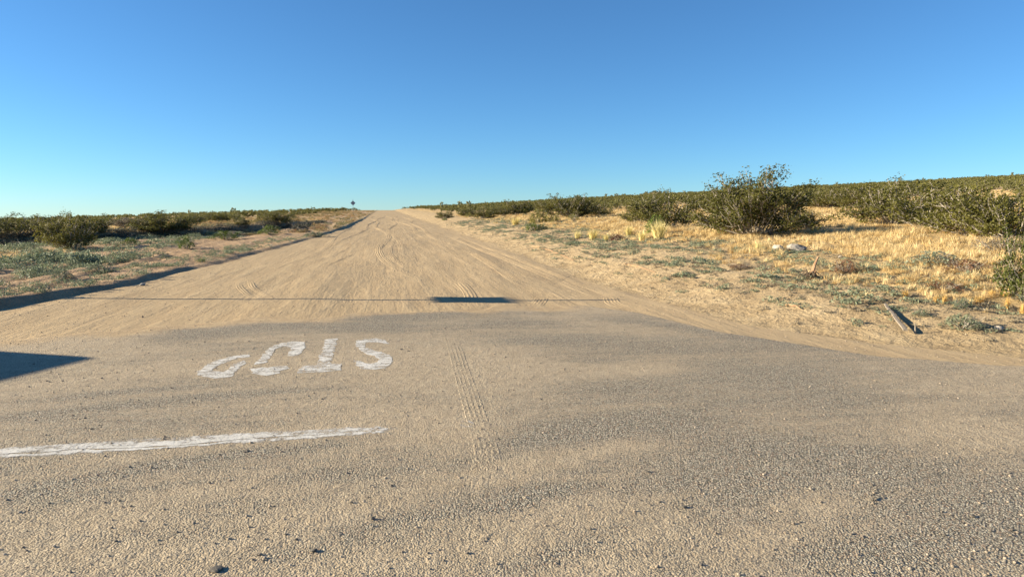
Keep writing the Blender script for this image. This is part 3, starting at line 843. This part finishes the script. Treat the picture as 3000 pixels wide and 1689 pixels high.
shrub('creosote_bush', 385, 668, 34, 90, CREO, 0, (M['greybrush'], M['bark']), 'grey dried creosote bush beside the golden patch', 'bush', GC)
for k, (a, b, hh, ww) in enumerate([(640, 648, 24, 90), (560, 658, 32, 80), (1300, 640, 22, 50), (1375, 634, 26, 60), (1420, 640, 26, 70), (1465, 632, 30, 70), (1600, 622, 38, 80), (2290, 600, 44, 100), (2350, 604, 44, 110)]):
    shrub('creosote_bush', a, b, hh, ww, CREO, k, CR, 'mid distance olive creosote bush in the scrub beside the road', 'bush', 'mid distance creosote bushes beside the road')

GS = 'small shrubs in the grass'
shrub('green_shrub', 1918, 686, 60, 62, DOME, 0, (M['green'], M['bark']), 'bright green shrub in front of the rounded dark creosote', 'shrub', GS)
shrub('green_shrub', 1580, 654, 42, 62, DOME, 1, (M['olive'], M['bark']), 'taller yellow green shrub at the foot of the dark creosote', 'shrub', GS)
shrub('green_shrub', 1620, 652, 24, 44, DOME, 2, (M['olive'], M['bark']), 'smaller yellow green shrub right of the taller one', 'shrub', GS)
shrub('green_shrub', 1558, 676, 26, 44, DOME, 0, (M['green'], M['bark']), 'half yellow green shrub near the sandy verge', 'shrub', GS)
shrub('green_shrub', 1588, 674, 18, 36, DOME, 1, (M['green'], M['bark']), 'dark green low shrub right of the half yellow one', 'shrub', GS)
shrub('green_shrub', 1680, 646, 22, 36, TWIGGY, 0, (M['olive'], M['bark']), 'small tan green shrub below the dark feathery creosote', 'shrub', GS)
shrub('green_shrub', 1375, 636, 14, 24, DOME, 2, (M['olive'], M['bark']), 'tiny olive shrub far up the right verge', 'shrub', GS)
shrub('green_shrub', 1303, 646, 9, 18, DOME, 0, (M['green'], M['bark']), 'tiny green shrub at the sandy right verge', 'shrub', GS)
shrub('sagebrush', 2732, 776, 44, 124, DOME, 1, (M['sage'], M['bark']), 'pale grey green sagebrush dome in the golden grass', 'shrub', GS)
shrub('dry_shrub', 2825, 796, 40, 120, TWIGGY, 1, (M['rust'], M['bark']), 'reddish dry shrub right of the pale sagebrush', 'shrub', GS)
shrub('dry_shrub', 2930, 738, 50, 130, TWIGGY, 0, (M['greybrush'], M['bark']), 'grey twiggy shrub below the right end of the thicket', 'shrub', GS)
shrub('dry_shrub', 2475, 798, 42, 80, TWIGGY, 1, (M['rust'], M['bark']), 'brown dry shrub above the dead branch', 'shrub', GS)
shrub('dry_shrub', 1808, 704, 20, 46, DOME, 0, (M['maroon'], M['bark']), 'dark maroon dry shrub between pale bunchgrasses', 'shrub', GS)
shrub('dry_shrub', 2165, 784, 14, 64, TWIGGY, 0, (M['rust'], M['bark']), 'flat rusty dry weed on the sandy slope', 'shrub', GS)
shrub('dry_shrub', 2760, 850, 28, 110, TWIGGY, 1, (M['rust'], M['bark']), 'flattened brown dry weed above the golden tufts', 'shrub', GS)
shrub('green_weed', 2820, 960, 46, 100, DOME, 2, (M['weed'], M['bark']), 'largest grey green weed between plank and white stone', 'weed', GS)
shrub('green_weed', 2818, 902, 34, 56, DOME, 0, (M['weed'], M['bark']), 'upright grey green weed behind the largest one', 'weed', GS)
shrub('green_weed', 2700, 925, 22, 50, DOME, 1, (M['weed'], M['bark']), 'low grey green weed right of the plank', 'weed', GS)
shrub('green_weed', 545, 728, 40, 46, DOME, 2, (M['green'], M['bark']), 'dark green upright weed on the left sandy strip', 'weed', GS)
shrub('green_weed', 382, 716, 22, 46, DOME, 0, (M['green'], M['bark']), 'bright green round weed in front of the left brush bank', 'weed', GS)
shrub('green_weed', 290, 800, 28, 84, DOME, 1, (M['weed'], M['bark']), 'leafy green weed pair on the left sandy strip', 'weed', GS)
shrub('green_weed', 180, 815, 30, 60, DOME, 2, (M['weed'], M['bark']), 'low green weed left of the leafy pair', 'weed', GS)
shrub('green_weed', 395, 778, 14, 26, DOME, 0, (M['weed'], M['bark']), 'small green weed right of the leafy pair', 'weed', GS)
shrub('green_weed', 482, 757, 14, 30, DOME, 1, (M['weed'], M['bark']), 'small weed on the open sand left of the road', 'weed', GS)
shrub('green_weed', 590, 768, 14, 24, DOME, 0, (M['green'], M['bark']), 'small green weed at the roadside berm', 'weed', GS)
shrub('green_weed', 660, 700, 26, 80, DOME, 1, (M['green'], M['bark']), 'left green weed clump on the bank above the rutted sand', 'weed', GS)
shrub('green_weed', 790, 686, 28, 60, DOME, 2, (M['green'], M['bark']), 'right green weed clump on the bank above the rutted sand', 'weed', GS)
shrub('green_weed', 880, 680, 30, 60, DOME, 0, (M['shadebrush'], M['bark']), 'dark brushy weed where the left bank meets the road', 'weed', GS)  # dark leaf colour carries the shade at the bank's end
shrub('green_weed', 925, 692, 14, 70, DOME, 1, (M['weed'], M['bark']), 'flat green weed on the berm by the dark brush', 'weed', GS)

# bunch grasses
def grass_thing(px, py, hpx, wpx, seed, mat, label, group, nb=170, spread=0.3, w=0.022, droop=0.5):
    x, y_, z, d = P(px, py)
    me = tuft(seed, nb, spread, w, droop, 0.16)
    o = link('bunchgrass', me, mat)
    o.location = (x, y_, z - 0.01); h = hpx * d / FPX
    o.scale = (wpx * d / FPX / 0.75, wpx * d / FPX / 0.75, h)
    return tag(o, label, 'grass clump', group)
GP = 'pale bunchgrass clumps'
grass_thing(1930, 700, 62, 52, 1, M['pale'], 'tallest pale yellow bunchgrass in front of the rounded creosote', GP, 260)
grass_thing(1880, 704, 34, 34, 2, M['pale'], 'pale bunchgrass just left of the tallest one', GP)
grass_thing(1842, 690, 36, 28, 3, M['pale'], 'narrow pale bunchgrass right above the maroon shrub', GP)
grass_thing(1737, 702, 38, 36, 4, M['pale'], 'rounded pale bunchgrass left of the maroon shrub', GP)
grass_thing(1776, 706, 24, 22, 5, M['pale'], 'short pale bunchgrass touching the maroon shrub', GP)
grass_thing(1692, 698, 28, 26, 6, M['pale'], 'leftmost pale bunchgrass beside the sandy verge', GP)
grass_thing(1510, 658, 26, 34, 7, M['pale'], 'pale green bunchgrass far up the right verge', GP)
grass_thing(2220, 735, 34, 30, 8, M['pale'], 'thin pale bunchgrass left of the two pale rocks', GP)
GT = 'golden tufts on the sand'
grass_thing(2652, 869, 26, 26, 11, M['tuft'], 'lone golden tuft above the leaning plank', GT, 120, 0.35, 0.03)
grass_thing(2742, 885, 26, 22, 12, M['tuft'], 'left half of the golden tuft pair right of the lone tuft', GT, 120, 0.35, 0.03)
grass_thing(2766, 890, 32, 20, 13, M['tuft'], 'right half of the golden tuft pair right of the lone tuft', GT, 120, 0.35, 0.03)
grass_thing(2868, 888, 28, 36, 14, M['tuft'], 'wide golden tuft behind the largest grey green weed', GT, 120, 0.35, 0.03)
grass_thing(2905, 866, 22, 30, 15, M['tuft'], 'small golden tuft up slope of the wide one', GT, 120, 0.35, 0.03)
grass_thing(2950, 905, 44, 22, 16, M['tuft'], 'tall narrow golden tuft near the right edge', GT, 120, 0.3, 0.03)
grass_thing(2996, 918, 38, 26, 17, M['tuft'], 'golden tuft cut by the right edge of the photo', GT, 120, 0.35, 0.03)
grass_thing(2943, 868, 20, 22, 18, M['tuft'], 'short golden tuft above the tall narrow one', GT, 120, 0.35, 0.03)

# ------------------------------------------------------------------ scrub on the hillsides
def region_points(n, xa, xb, ya, yb):
    return rng.uniform(xa, xb, n), rng.uniform(ya, yb, n)
X, Y = region_points(30000, 8, 330, 22, 340)
R_ = np.hypot(X, Y); ang = X / np.maximum(Y, 1)
dens = sm(R_, 58, 150) * np.clip(0.35 + 1.0 * fbm(X * 0.06, Y * 0.06, 91, 2), 0, 1)
dens *= sm(X - Redge(Y), 4 + 0 * Y, 13 + 0 * Y) * (R_ < 350)
dens *= 1 - 0.93 * ((fbm(X * 0.03 + 5, Y * 0.03, 95, 2) > 0.6) & (R_ < 120))
dens *= np.where((ang < 1.45), 1, 0.3)
keep = rng.uniform(size=len(X)) < dens * 0.62
Xr_, Yr_ = X[keep], Y[keep]
X, Y = region_points(15000, -300, -7, 40, 345)
R_ = np.hypot(X, Y)
bk = Y - np.interp(X, BKX, BKY)
dens = sm(R_, 45, 130) * (R_ < 350) * sm(bk, 3, 12) * np.clip(0.2 + 1.2 * (fbm(X * 0.05, Y * 0.025, 97, 2) - 0.2), 0.03, 1) * sm(Ledge(Y) - X, 5, 14)
dens *= (-X / Y < 1.0)
keep = rng.uniform(size=len(X)) < dens * 0.42
Xl_, Yl_ = X[keep], Y[keep]
LOW = [creosote(500 + 10 * k, 16, 4, 700, 0.10, 0.65, 0.25, False, 3) for k in range(4)]
FAR = [creosote(560 + 10 * k, 9, 3, 230, 0.19, 0.68, 0.25, False, 3) for k in range(4)]
for m_ in LOW + FAR: m_.materials.append(M['scrub']); m_.materials.append(M['bark'])
def split_scrub(X, Y, n_ind, label, group):
    o_ = np.argsort(np.hypot(X, Y))
    near = o_[:n_ind]; far = o_[n_ind:]
    for k in near:
        o = bpy.data.objects.new('creosote_bush', random.choice(LOW)); COL.objects.link(o)
        s_ = random.uniform(0.7, 1.2)
        o.location = (X[k], Y[k], hz(X[k], Y[k]) - 0.03)
        o.scale = (s_ * random.uniform(0.95, 1.4),) * 2 + (s_,)
        o.rotation_euler = (0, 0, random.uniform(0, 6.28))
        tag(o, label(X[k], Y[k]), 'bush', group)
    return X[far], Y[far]
def column(x, y):
    v_ = Vector((x, y, 0)); return 1500 + FPX * v_.dot(rgt) / max(v_.dot(fwd), 0.1)
def right_label(x, y):
    c = column(x, y); row = 'front rows' if math.hypot(x, y) < 75 else 'back rows'
    for lim, where in ((1500, 'left of the compact dark creosote'), (1800, 'behind the feathery topped creosote'), (2060, 'behind the rounded dark creosote'), (2350, 'behind the largest creosote'), (2560, 'between largest creosote and right thicket'), (9e9, 'behind the right thicket')):
        if c < lim: return 'olive hillside scrub bush ' + where + ', ' + row
def left_label(x, y):
    c = column(x, y); row = 'nearer' if math.hypot(x, y) < 110 else 'farther'
    for lim, where in ((200, 'behind the wide creosote at the left edge'), (420, 'right of the dark olive creosote'), (640, 'behind the spreading creosote'), (9e9, 'toward the diamond sign')):
        if c < lim: return row + ' olive scrub bush left of the road, ' + where
fx1, fy1 = split_scrub(Xr_, Yr_, 170, right_label, 'scrub bushes on the right hillside')
fx2, fy2 = split_scrub(Xl_, Yl_, 90, left_label, 'scrub bushes on the left plain')
fx = np.concatenate([fx1, fx2]); fyy = np.concatenate([fy1, fy2])
s_ = rng.uniform(0.75, 1.35, len(fx)); tallm = rng.uniform(size=len(fx)) < 0.02; s_z = np.where(tallm, s_ * 1.5, s_ * 0.9)
w_ = s_ * rng.uniform(0.95, 1.4, len(fx))
scatter('distant_scrub', z3(fx, fyy, -0.03), np.stack([w_, w_, s_z], -1), FAR, [M['scrub'], M['bark']], 'mass of small olive scrub covering the far slopes')
# knoll and far ridge scrub
X, Y = region_points(6000, 120, 420, 420, 580)
k_ = rng.uniform(size=len(X)) < 0.75
scatter('far_knoll_scrub', z3(X[k_], Y[k_]), rng.uniform(1.0, 2.0, k_.sum()), FAR, None, 'sparse dark scrub on the far sandy knolls')

# ------------------------------------------------------------------ grass, weeds, brush, gravel (uncountable)
TUFTS = [tuft(700 + k, 48, 0.5, 0.022, 0.8, 0.2) for k in range(5)]
n = 90000
R_ = np.sqrt(rng.uniform(7 ** 2, 95 ** 2, n)) ; R_ = 7 + (95 - 7) * rng.uniform(0, 1, n) ** 1.25
th = rng.uniform(-0.95, 1.05, n)
X = R_ * np.sin(th); Y = R_ * np.cos(th)
ga = grass_amount(X, Y)
dn = ga * np.clip((fbm(X * 0.6, Y * 0.6, 101, 3) - 0.30) * 3.2, 0.04, 1)
k_ = rng.uniform(size=n) < dn * np.where(X > 0, 0.95, 0.8)
X, Y = X[k_], Y[k_]
hh = rng.uniform(0.10, 0.30, len(X)) * (0.6 + 0.8 * fbm(X * 0.25, Y * 0.25, 103, 2)) * (0.75 + 0.25 * sm(X - Redge(Y), 4, 8))
ww = hh * rng.uniform(1.0, 1.7, len(X)) * (1 + np.hypot(X, Y) / 90)
scatter('dry_grass', z3(X, Y, -0.01), np.stack([ww, ww, hh], -1), TUFTS, M['grass'], 'golden dry grass covering the open slopes')

WEEDS = [weed(740 + k, 46, 0.26) for k in range(4)]
n = 34000
Y = 6 + 60 * rng.uniform(0, 1, n) ** 1.4
dr = rng.uniform(0.4, 9, n)
X = Redge(Y) + dr
dn = sm(dr, 0.4, 2.2) * (1 - sm(dr, 4.0, 7.5)) * np.clip((fbm(X * 1.5, Y * 1.1, 111, 3) - 0.40) * 6, 0, 1) * np.where(Y < 15, 0.5, 0.8)
k_ = rng.uniform(size=n) < dn * 0.34
X, Y = X[k_], Y[k_]
hh = rng.uniform(0.05, 0.20, len(X)); ww = hh * rng.uniform(1.0, 1.9, len(X))
scatter('grey_green_weeds', z3(X, Y, -0.01), np.stack([ww, ww, hh], -1), WEEDS, M['weed'], 'low grey green weeds along the right verge')
# left strip of sage
n = 30000
Y = 9 + 50 * rng.uniform(0, 1, n) ** 1.2
dl = rng.uniform(0.3, 14, n)
X = Ledge(Y) - dl
bk = Y - np.interp(X, BKX, BKY)
band = sm(dl, 2.3, 3.6) * (1 - sm(dl, 6.0, 8.0)) * sm(Y, 12, 16) * (1 - sm(Y, 25, 28))
back = 0.28 * sm(-X, 8.5, 11) * sm(Y, 26, 32)
berm = 0.55 * (1 - sm(np.abs(dl - 1.2), 0.4, 1.2)) * (1 - sm(Y, 34, 44))
dn = np.clip(np.maximum(band, np.maximum(back, berm)), 0, 1) * (bk < -0.3) * np.clip((fbm(X * 0.9, Y * 0.6, 121, 3) - 0.36) * 5, 0, 1)
k_ = rng.uniform(size=n) < dn * 0.45
Xs, Ys = X[k_], Y[k_]
big = sm(Ledge(Ys) - Xs, 2, 4)
hh = rng.uniform(0.09, 0.24, len(Xs)) * (1 + 1.6 * big * fbm(Xs * 1.1, Ys * 1.1, 127, 2)); ww = hh * rng.uniform(0.9, 1.5, len(Xs))
scatter('left_sage_weeds', z3(Xs, Ys, -0.01), np.stack([ww, ww, hh], -1), [weed(760 + k, 70, 0.2) for k in range(3)], mat_leaf('left_sage_leaf', (0.16, 0.20, 0.12), (0.26, 0.29, 0.18)), 'grey green sage weeds on the left sandy strip')
# mixed low weeds on the far left verge
n = 5200
Y = 46 + 190 * rng.uniform(0, 1, n) ** 1.5; dl = 0.3 + 17 * rng.uniform(0, 1, n); X = Ledge(Y) - dl
k_ = rng.uniform(size=n) < np.clip((fbm(X * 0.5, Y * 0.2, 141, 3) - 0.34) * 4, 0, 1) * (0.35 + 0.65 * sm(dl, 3, 12))
X, Y = X[k_], Y[k_]
hh = rng.uniform(0.15, 0.5, len(X)); ww = hh * rng.uniform(1.0, 2.0, len(X))
vw = mat_straw('verge_weed', [(0.05, (0.09, 0.10, 0.035)), (0.4, (0.20, 0.19, 0.09)), (0.65, (0.30, 0.18, 0.09)), (0.95, (0.50, 0.36, 0.16))], 0.3)
scatter('left_verge_weeds', z3(X, Y, -0.02), np.stack([ww, ww, hh], -1), [weed(820 + k, 80, 0.18) for k in range(3)], vw, 'mixed green and rusty weeds along the left verge')
# brush on the second bank, the bank's shade put into its dark colour
n = 2600
X = -rng.uniform(6, 75, n) ; Y = np.interp(X, BKX, BKY) + rng.normal(0.3, 0.9, n)
hh = rng.uniform(0.25, 0.55, n); ww = hh * rng.uniform(1.0, 1.8, n)
scatter('bank_brush', z3(X, Y, -0.02), np.stack([ww, ww, hh], -1), [weed(780 + k, 90, 0.16) for k in range(3)], M['shadebrush'], 'dark dry brush along the shaded left bank')
# dry litter and twigs on the right slope and left verge
n = 26000
Y = 6 + 60 * rng.uniform(0, 1, n) ** 1.5; dr = rng.uniform(0.2, 12, n); X = Redge(Y) + dr
k_ = rng.uniform(size=n) < np.clip((fbm(X * 2.0, Y * 1.6, 131, 3) - 0.42) * 6, 0, 1) * 0.5 * sm(dr, 0.2, 2.5)
X, Y = X[k_], Y[k_]
hh = rng.uniform(0.03, 0.11, len(X)); ww = hh * rng.uniform(1.0, 2.0, len(X))
scatter('dry_litter', z3(X, Y, -0.005), np.stack([ww, ww, hh], -1), [weed(800 + k, 40, 0.3) for k in range(3)], M['greybrush'], 'small dry plant litter on the sand')

def rock_mesh(name, seed, sub=2, rough=0.25, flat=0.6):
    bm = bmesh.new(); bmesh.ops.create_icosphere(bm, subdivisions=sub, radius=0.5)
    r = random.Random(seed)
    ax_ = [Vector((r.uniform(-1, 1), r.uniform(-1, 1), r.uniform(-1, 1))).normalized() for _ in range(9)]
    lv = [r.uniform(0.28, 0.46) for _ in range(9)]
    for v_ in bm.verts:
        for a_, l_ in zip(ax_, lv):
            d_ = v_.co.dot(a_)
            if d_ > l_: v_.co -= a_ * (d_ - l_) * 0.9
        v_.co += Vector((r.uniform(-1, 1), r.uniform(-1, 1), r.uniform(-1, 1))) * 0.03 * rough * 4
        v_.co.z *= flat
    me = bpy.data.meshes.new(name); bm.to_mesh(me); bm.free()
    return me
GRV = [rock_mesh('gravel_chip', 900 + k, 1, 0.4, 0.65) for k in range(4)]
n = 9000
Yg = 2.4 + 20 * rng.uniform(0, 1, n) ** 1.7; Xg = rng.uniform(-1, 1, n) * (Yg * 0.8 + 1.0) + Yg * 0.18
k_ = (Xg < Redge(Yg) + 2) & (Xg > Ledge(Yg) - 0.5)
Xg, Yg = Xg[k_], Yg[k_]
zz = surf(Xg, Yg)
sz = 0.006 + 0.016 * rng.uniform(0, 1, len(Xg)) ** 4 + 0.0006 * Yg
scatter('loose_gravel', np.stack([Xg, Yg, zz + sz * 0.15], -1), sz, GRV, M['gravel'], 'loose gravel chips scattered on asphalt and dirt')

# ------------------------------------------------------------------ stones, plank, branches
def stone(px, py, wpx, hpx, seed, mat, label, cat='stone', name='stone', group=None, depth=1.0):
    x, y_, _, d = P(px, py); z = float(surf(x, y_))
    o = link(name, rock_mesh(name, seed, 2, 0.3, 0.8), mat)
    k_ = 0.75 if name == 'stone' else 1.0
    w = k_ * wpx * d / FPX; h = k_ * hpx * d / FPX
    o.scale = (w, w * depth, h / 0.8); o.location = (x, y_, z + h * 0.32); o.rotation_euler = (0, 0, random.uniform(0, 3))
    return tag(o, label, cat, group)
stone(2278, 735, 44, 24, 1, M['stone'], 'smooth pale boulder, left of the two rocks in the grass', 'rock', 'rock')
stone(2332, 736, 62, 30, 2, mat_simple('grey_rock', (0.17, 0.155, 0.13), (0.34, 0.31, 0.27), 5, 0.9, 0.03), 'cracked grey boulder, right of the two rocks in the grass', 'rock', 'rock')
stone(2925, 968, 24, 16, 3, M['stone'], 'white stone on the sandy slope right of the largest weed', 'rock', 'rock')
stone(417, 836, 20, 9, 4, M['stone'], 'pale flat stone at the foot of the left berm', 'rock', 'rock')
stone(2462, 755, 12, 8, 5, M['stone'], 'small white stone in the grass above the dry brown shrub', 'rock', 'rock')
stone(418, 930, 8, 8, 6, M['darkstone'], 'small dark stone on the sandy road above the dark wedge shadow', 'stone', 'stone')
for k, (a, b, w_, h_, lab) in enumerate([
    (1093, 1532, 22, 14, 'grey rounded stone on asphalt below the stop line, centre'),
    (1030, 1480, 14, 10, 'black stone chip right of the sand streak below the line'),
    (920, 1622, 26, 14, 'flat black chip near the bottom left of centre'),
    (2005, 1494, 24, 12, 'black chip on sandy asphalt right of centre'),
    (1900, 1389, 22, 7, 'thin black chip below the sand tongue right of centre'),
    (868, 1588, 16, 9, 'small black chip up left of the flat black chip'),
    (838, 1574, 14, 8, 'smallest black chip of the close trio at lower left'),
    (725, 1330, 18, 7, 'flat dark chip just under the white stop line'),
    (632, 1684, 60, 14, 'large black lump cut by the bottom edge'),
    (2850, 1522, 20, 10, 'dark chip on the coarse asphalt at lower right'),
    (352, 1479, 14, 6, 'little dark chip in the left sand streak'),
    (1176, 1028, 12, 5, 'tiny dark chip right of the letter S')]):
    stone(a, b, w_, h_, 20 + k, M['darkstone'], lab, 'stone', 'stone', 'dark stone chips on the asphalt')

def path_tube(name, pts, r0, r1, mat, parent=None, sides=6):
    g = G(1); g.tube(np.array(pts), r0, r1, sides)
    return link(name, g.mesh(name), mat, parent)
# curved twig lying on asphalt
x, y_, _, d = P(2548, 1470); x2, y2, _, _ = P(2585, 1470)
zt = float(surf(x, y_))
g = G(3); g.tube(np.array([(x, y_ - 0.03, zt + 0.006), (x + 0.01, y_ + 0.01, zt + 0.0165), ((x + x2) / 2, (y_ + y2) / 2 + 0.02, zt + 0.02), (x2, y2, zt + 0.006)]), 0.005, 0.0025, 5)
tag(link('twig', g.mesh('twig'), M['darkstone']), 'thin dark curved twig on the coarse asphalt at right', 'twig')

# weathered plank leaning on the slope
x0, y0, z0, d0 = P(2652, 982)
x1, y1, z1, d1 = P(2592, 897)
pl = empty('wooden_plank', (x0, y0, z0))
tag(pl, 'weathered grey wooden plank propped on the sandy slope by the asphalt', 'plank')
A = Vector((0, 0, 0.07)); B = Vector((x1 - x0, y1 - y0, z1 - z0 + 0.03))
ax_ = (B - A); Lp = ax_.length; ax_.normalize()
sd_ = ax_.cross(Vector((0, 0, 1))).normalized(); nm_ = sd_.cross(ax_)
bm = bmesh.new(); ring = []
for k in range(9):
    t = k / 8; w_ = 0.027 * (1 - 0.35 * t) * (1 + 0.06 * math.sin(k * 2.1)); th_ = 0.012
    c_ = A + ax_ * Lp * t  + sd_ * 0.006 * math.sin(k * 1.7)
    ring.append([bm.verts.new(c_ + sd_ * a_ * w_ + nm_ * b_ * th_) for a_, b_ in ((-1, -1), (1, -1), (1, 1), (0.2, 1.15), (-1, 0.9))])
for k in range(8):
    for j in range(5): bm.faces.new((ring[k][j], ring[k][(j + 1) % 5], ring[k + 1][(j + 1) % 5], ring[k + 1][j]))
bm.faces.new(ring[0][::-1]); bm.faces.new(ring[-1])
bmesh.ops.recalc_face_normals(bm, faces=bm.faces[:])
me = bpy.data.meshes.new('board'); bm.to_mesh(me); bm.free()
link('board', me, M['wood'], pl)
path_tube('prop_stick', [(0.16, -0.01, -0.03), (0.15, 0.0, 0.08), (0.145, 0.0, 0.16)], 0.012, 0.007, M['wood'], pl)

# dead branch standing in the sand
x0, y0, z0, d0 = P(2372, 815)
br = empty('dead_branch', (x0, y0, z0)); tag(br, 'broken brown dead branch sticking up from a dark root clump', 'branch')
sc_ = d0 / FPX
path_tube('limb', [(0, 0, -0.03), (10 * sc_, 0, 22 * sc_), (20 * sc_, 0.05, 40 * sc_), (30 * sc_, 0.05, 62 * sc_)], 0.045, 0.018, M['deadwood'], br)
path_tube('limb', [(4 * sc_, 0, 0), (12 * sc_, -0.05, 14 * sc_), (8 * sc_, -0.1, 26 * sc_)], 0.025, 0.01, M['deadwood'], br)
g = G(9); r_ = g.r
for k in range(26):
    a_ = r_.uniform(0, 6.28); L_ = r_.uniform(14, 34) * sc_
    g.tube(np.array([(0, 0, 0.01), (math.cos(a_) * L_ * 0.5, math.sin(a_) * L_ * 0.5, r_.uniform(0.05, 0.16)), (math.cos(a_) * L_, math.sin(a_) * L_, r_.uniform(0, 0.08))]), 0.016, 0.006, 4)
link('root_clump', g.mesh('root_clump'), mat_simple('dark_root', (0.06, 0.045, 0.03), (0.13, 0.095, 0.065), 12, 0.9, 0), br)

# long surface twigs on the right slope
for k, pl_ in enumerate([[(1560, 722), (1610, 735), (1650, 750), (1680, 766)], [(1830, 775), (1870, 785), (1920, 800)], [(2300, 896), (2330, 903), (2345, 908)]]):
    pts = [P(*p_)[:3] for p_ in pl_]
    g = G(40 + k); g.tube(np.array([(a_, b_, c_ + 0.02 + 0.02 * (j % 2)) for j, (a_, b_, c_) in enumerate(pts)]), 0.018, 0.006, 5)
    tag(link('fallen_twig', g.mesh('fallen_twig'), M['deadwood']), ['long thin twig lying on the verge left of the pale bunchgrasses', 'dry twig on the sand below the grey green weeds', 'short dry twig near the asphalt edge left of the plank'][k], 'twig')

# ------------------------------------------------------------------ signs
def boxm(bm, c, s, M4=None):
    r_ = bmesh.ops.create_cube(bm, size=1.0)
    for v_ in r_['verts']:
        v_.co = Vector((v_.co.x * s[0] + c[0], v_.co.y * s[1] + c[1], v_.co.z * s[2] + c[2]))
        if M4: v_.co = M4 @ v_.co
    return r_['verts']
def fin(bm, name, mat, parent, bev=0.0):
    if bev: bmesh.ops.bevel(bm, geom=bm.edges[:], offset=bev, segments=1, affect='EDGES')
    me = bpy.data.meshes.new(name); bm.to_mesh(me); bm.free()
    return link(name, me, mat, parent)
d = 148.0
dv = fwd + rgt * ((1040 - 1500) / FPX)
sx, sy = dv.x * d, dv.y * d
szg = hz(sx, sy)
zc = CAM_Z + (640 - 595.5) / FPX * d
sg = empty('warning_sign', (sx, sy, szg)); tag(sg, 'diamond warning sign seen from behind at the road crest on the left', 'sign')
bm = bmesh.new(); c_ = zc - szg
hw = 0.535
vv = [bm.verts.new((a_ * hw, yy, c_ + b_ * hw)) for yy in (-0.004, 0.004) for a_, b_ in ((0, 1), (1, 0), (0, -1), (-1, 0))]
bm.faces.new(vv[:4]); bm.faces.new(vv[4:][::-1])
for k in range(4): bm.faces.new((vv[k], vv[4 + k], vv[4 + (k + 1) % 4], vv[(k + 1) % 4]))
bmesh.ops.recalc_face_normals(bm, faces=bm.faces[:])
fin(bm, 'panel', M['signback'], sg)
bm = bmesh.new(); boxm(bm, (0, -0.034, c_ * 0.5 + 0.2), (0.055, 0.055, c_ + 0.4 + 0.9)); fin(bm, 'post', M['steel'], sg)

# sign left of the frame whose shadow crosses the road
def camxy(lat, dep):
    return lat * math.cos(YAW) + dep * math.sin(YAW), dep * math.cos(YAW) - lat * math.sin(YAW)
sx, sy = camxy(-11.3, 13.35)
szg = hz(sx, sy)
tb = math.tan(SUN_EL)
sg = empty('road_sign', (sx, sy, szg)); tag(sg, 'tall post with a rectangular sign panel left of the dirt road', 'sign')
ptop = (2.3 + 11.3) * tb + 0.03 - szg
bm = bmesh.new(); boxm(bm, (0, 0, ptop / 2 - 0.2), (0.09, 0.09, ptop + 0.4)); fin(bm, 'post', M['wood'], sg)
zc = (11.3 - 0.75) * tb + 0.03 - szg
bm = bmesh.new(); boxm(bm, (0.06, 0, zc), (0.006, 0.88, 0.45)); fin(bm, 'panel', M['signback'], sg)

# parked van left of the frame, its shadow reaches onto the asphalt
def van():
    cx, cy = camxy(-12.75, 6.1)
    root = empty('parked_van', (cx, cy, 0.014), -YAW - math.radians(14.5))
    tag(root, 'white van parked beside the road left of the view', 'van')
    prof = [(-2.2, 0.45), (-2.25, 0.9), (-2.18, 1.75), (-2.05, 1.9), (0.9, 1.9), (1.15, 1.82), (1.75, 1.2), (2.3, 1.05), (2.42, 0.85), (2.42, 0.45)]
    bm = bmesh.new()
    a_ = [bm.verts.new((-0.92, -u, w)) for u, w in prof]; b_ = [bm.verts.new((0.92, -u, w)) for u, w in prof]
    n_ = len(prof)
    bm.faces.new(a_); bm.faces.new(b_[::-1])
    for k in range(n_): bm.faces.new((a_[k], b_[k], b_[(k + 1) % n_], a_[(k + 1) % n_]))
    bmesh.ops.recalc_face_normals(bm, faces=bm.faces[:])
    fin(bm, 'body', M['van_paint'], root, 0.05)
    for s_ in (-1, 1):
        for u in (-1.45, 1.5):
            bm = bmesh.new()
            bmesh.ops.create_cone(bm, cap_ends=True, segments=24, radius1=0.36, radius2=0.36, depth=0.24, matrix=Matrix.Translation((s_ * 0.83, -u, 0.36)) @ Matrix.Rotation(math.pi / 2, 4, 'Y'))
            w = fin(bm, 'wheel', M['rubber'], root, 0.02)
            bm = bmesh.new()
            bmesh.ops.create_cone(bm, cap_ends=True, segments=20, radius1=0.21, radius2=0.18, depth=0.03, matrix=Matrix.Translation((s_ * 0.955, -u, 0.36)) @ Matrix.Rotation(s_ * math.pi / 2, 4, 'Y'))
            fin(bm, 'rim', M['steel'], w)
        for u0, u1 in ((-1.9, -0.9), (-0.75, 0.2), (0.35, 1.15)):
            bm = bmesh.new(); boxm(bm, (s_ * 0.922, -(u0 + u1) / 2, 1.48), (0.012, u1 - u0, 0.5)); fin(bm, 'window', M['glass'], root, 0.004)
    bm = bmesh.new()
    vv = [bm.verts.new(p) for p in ((-0.78, -1.21, 1.775), (0.78, -1.21, 1.775), (0.82, -1.71, 1.255), (-0.82, -1.71, 1.255))]
    f_ = bm.faces.new(vv); bm.normal_update()
    nn = f_.normal if f_.normal.z > 0 else -f_.normal
    r_ = bmesh.ops.extrude_face_region(bm, geom=[f_]); 
    for v_ in [x for x in r_['geom'] if isinstance(x, bmesh.types.BMVert)]: v_.co += nn * 0.015
    bmesh.ops.recalc_face_normals(bm, faces=bm.faces[:])
    fin(bm, 'windscreen', M['glass'], root)
van()
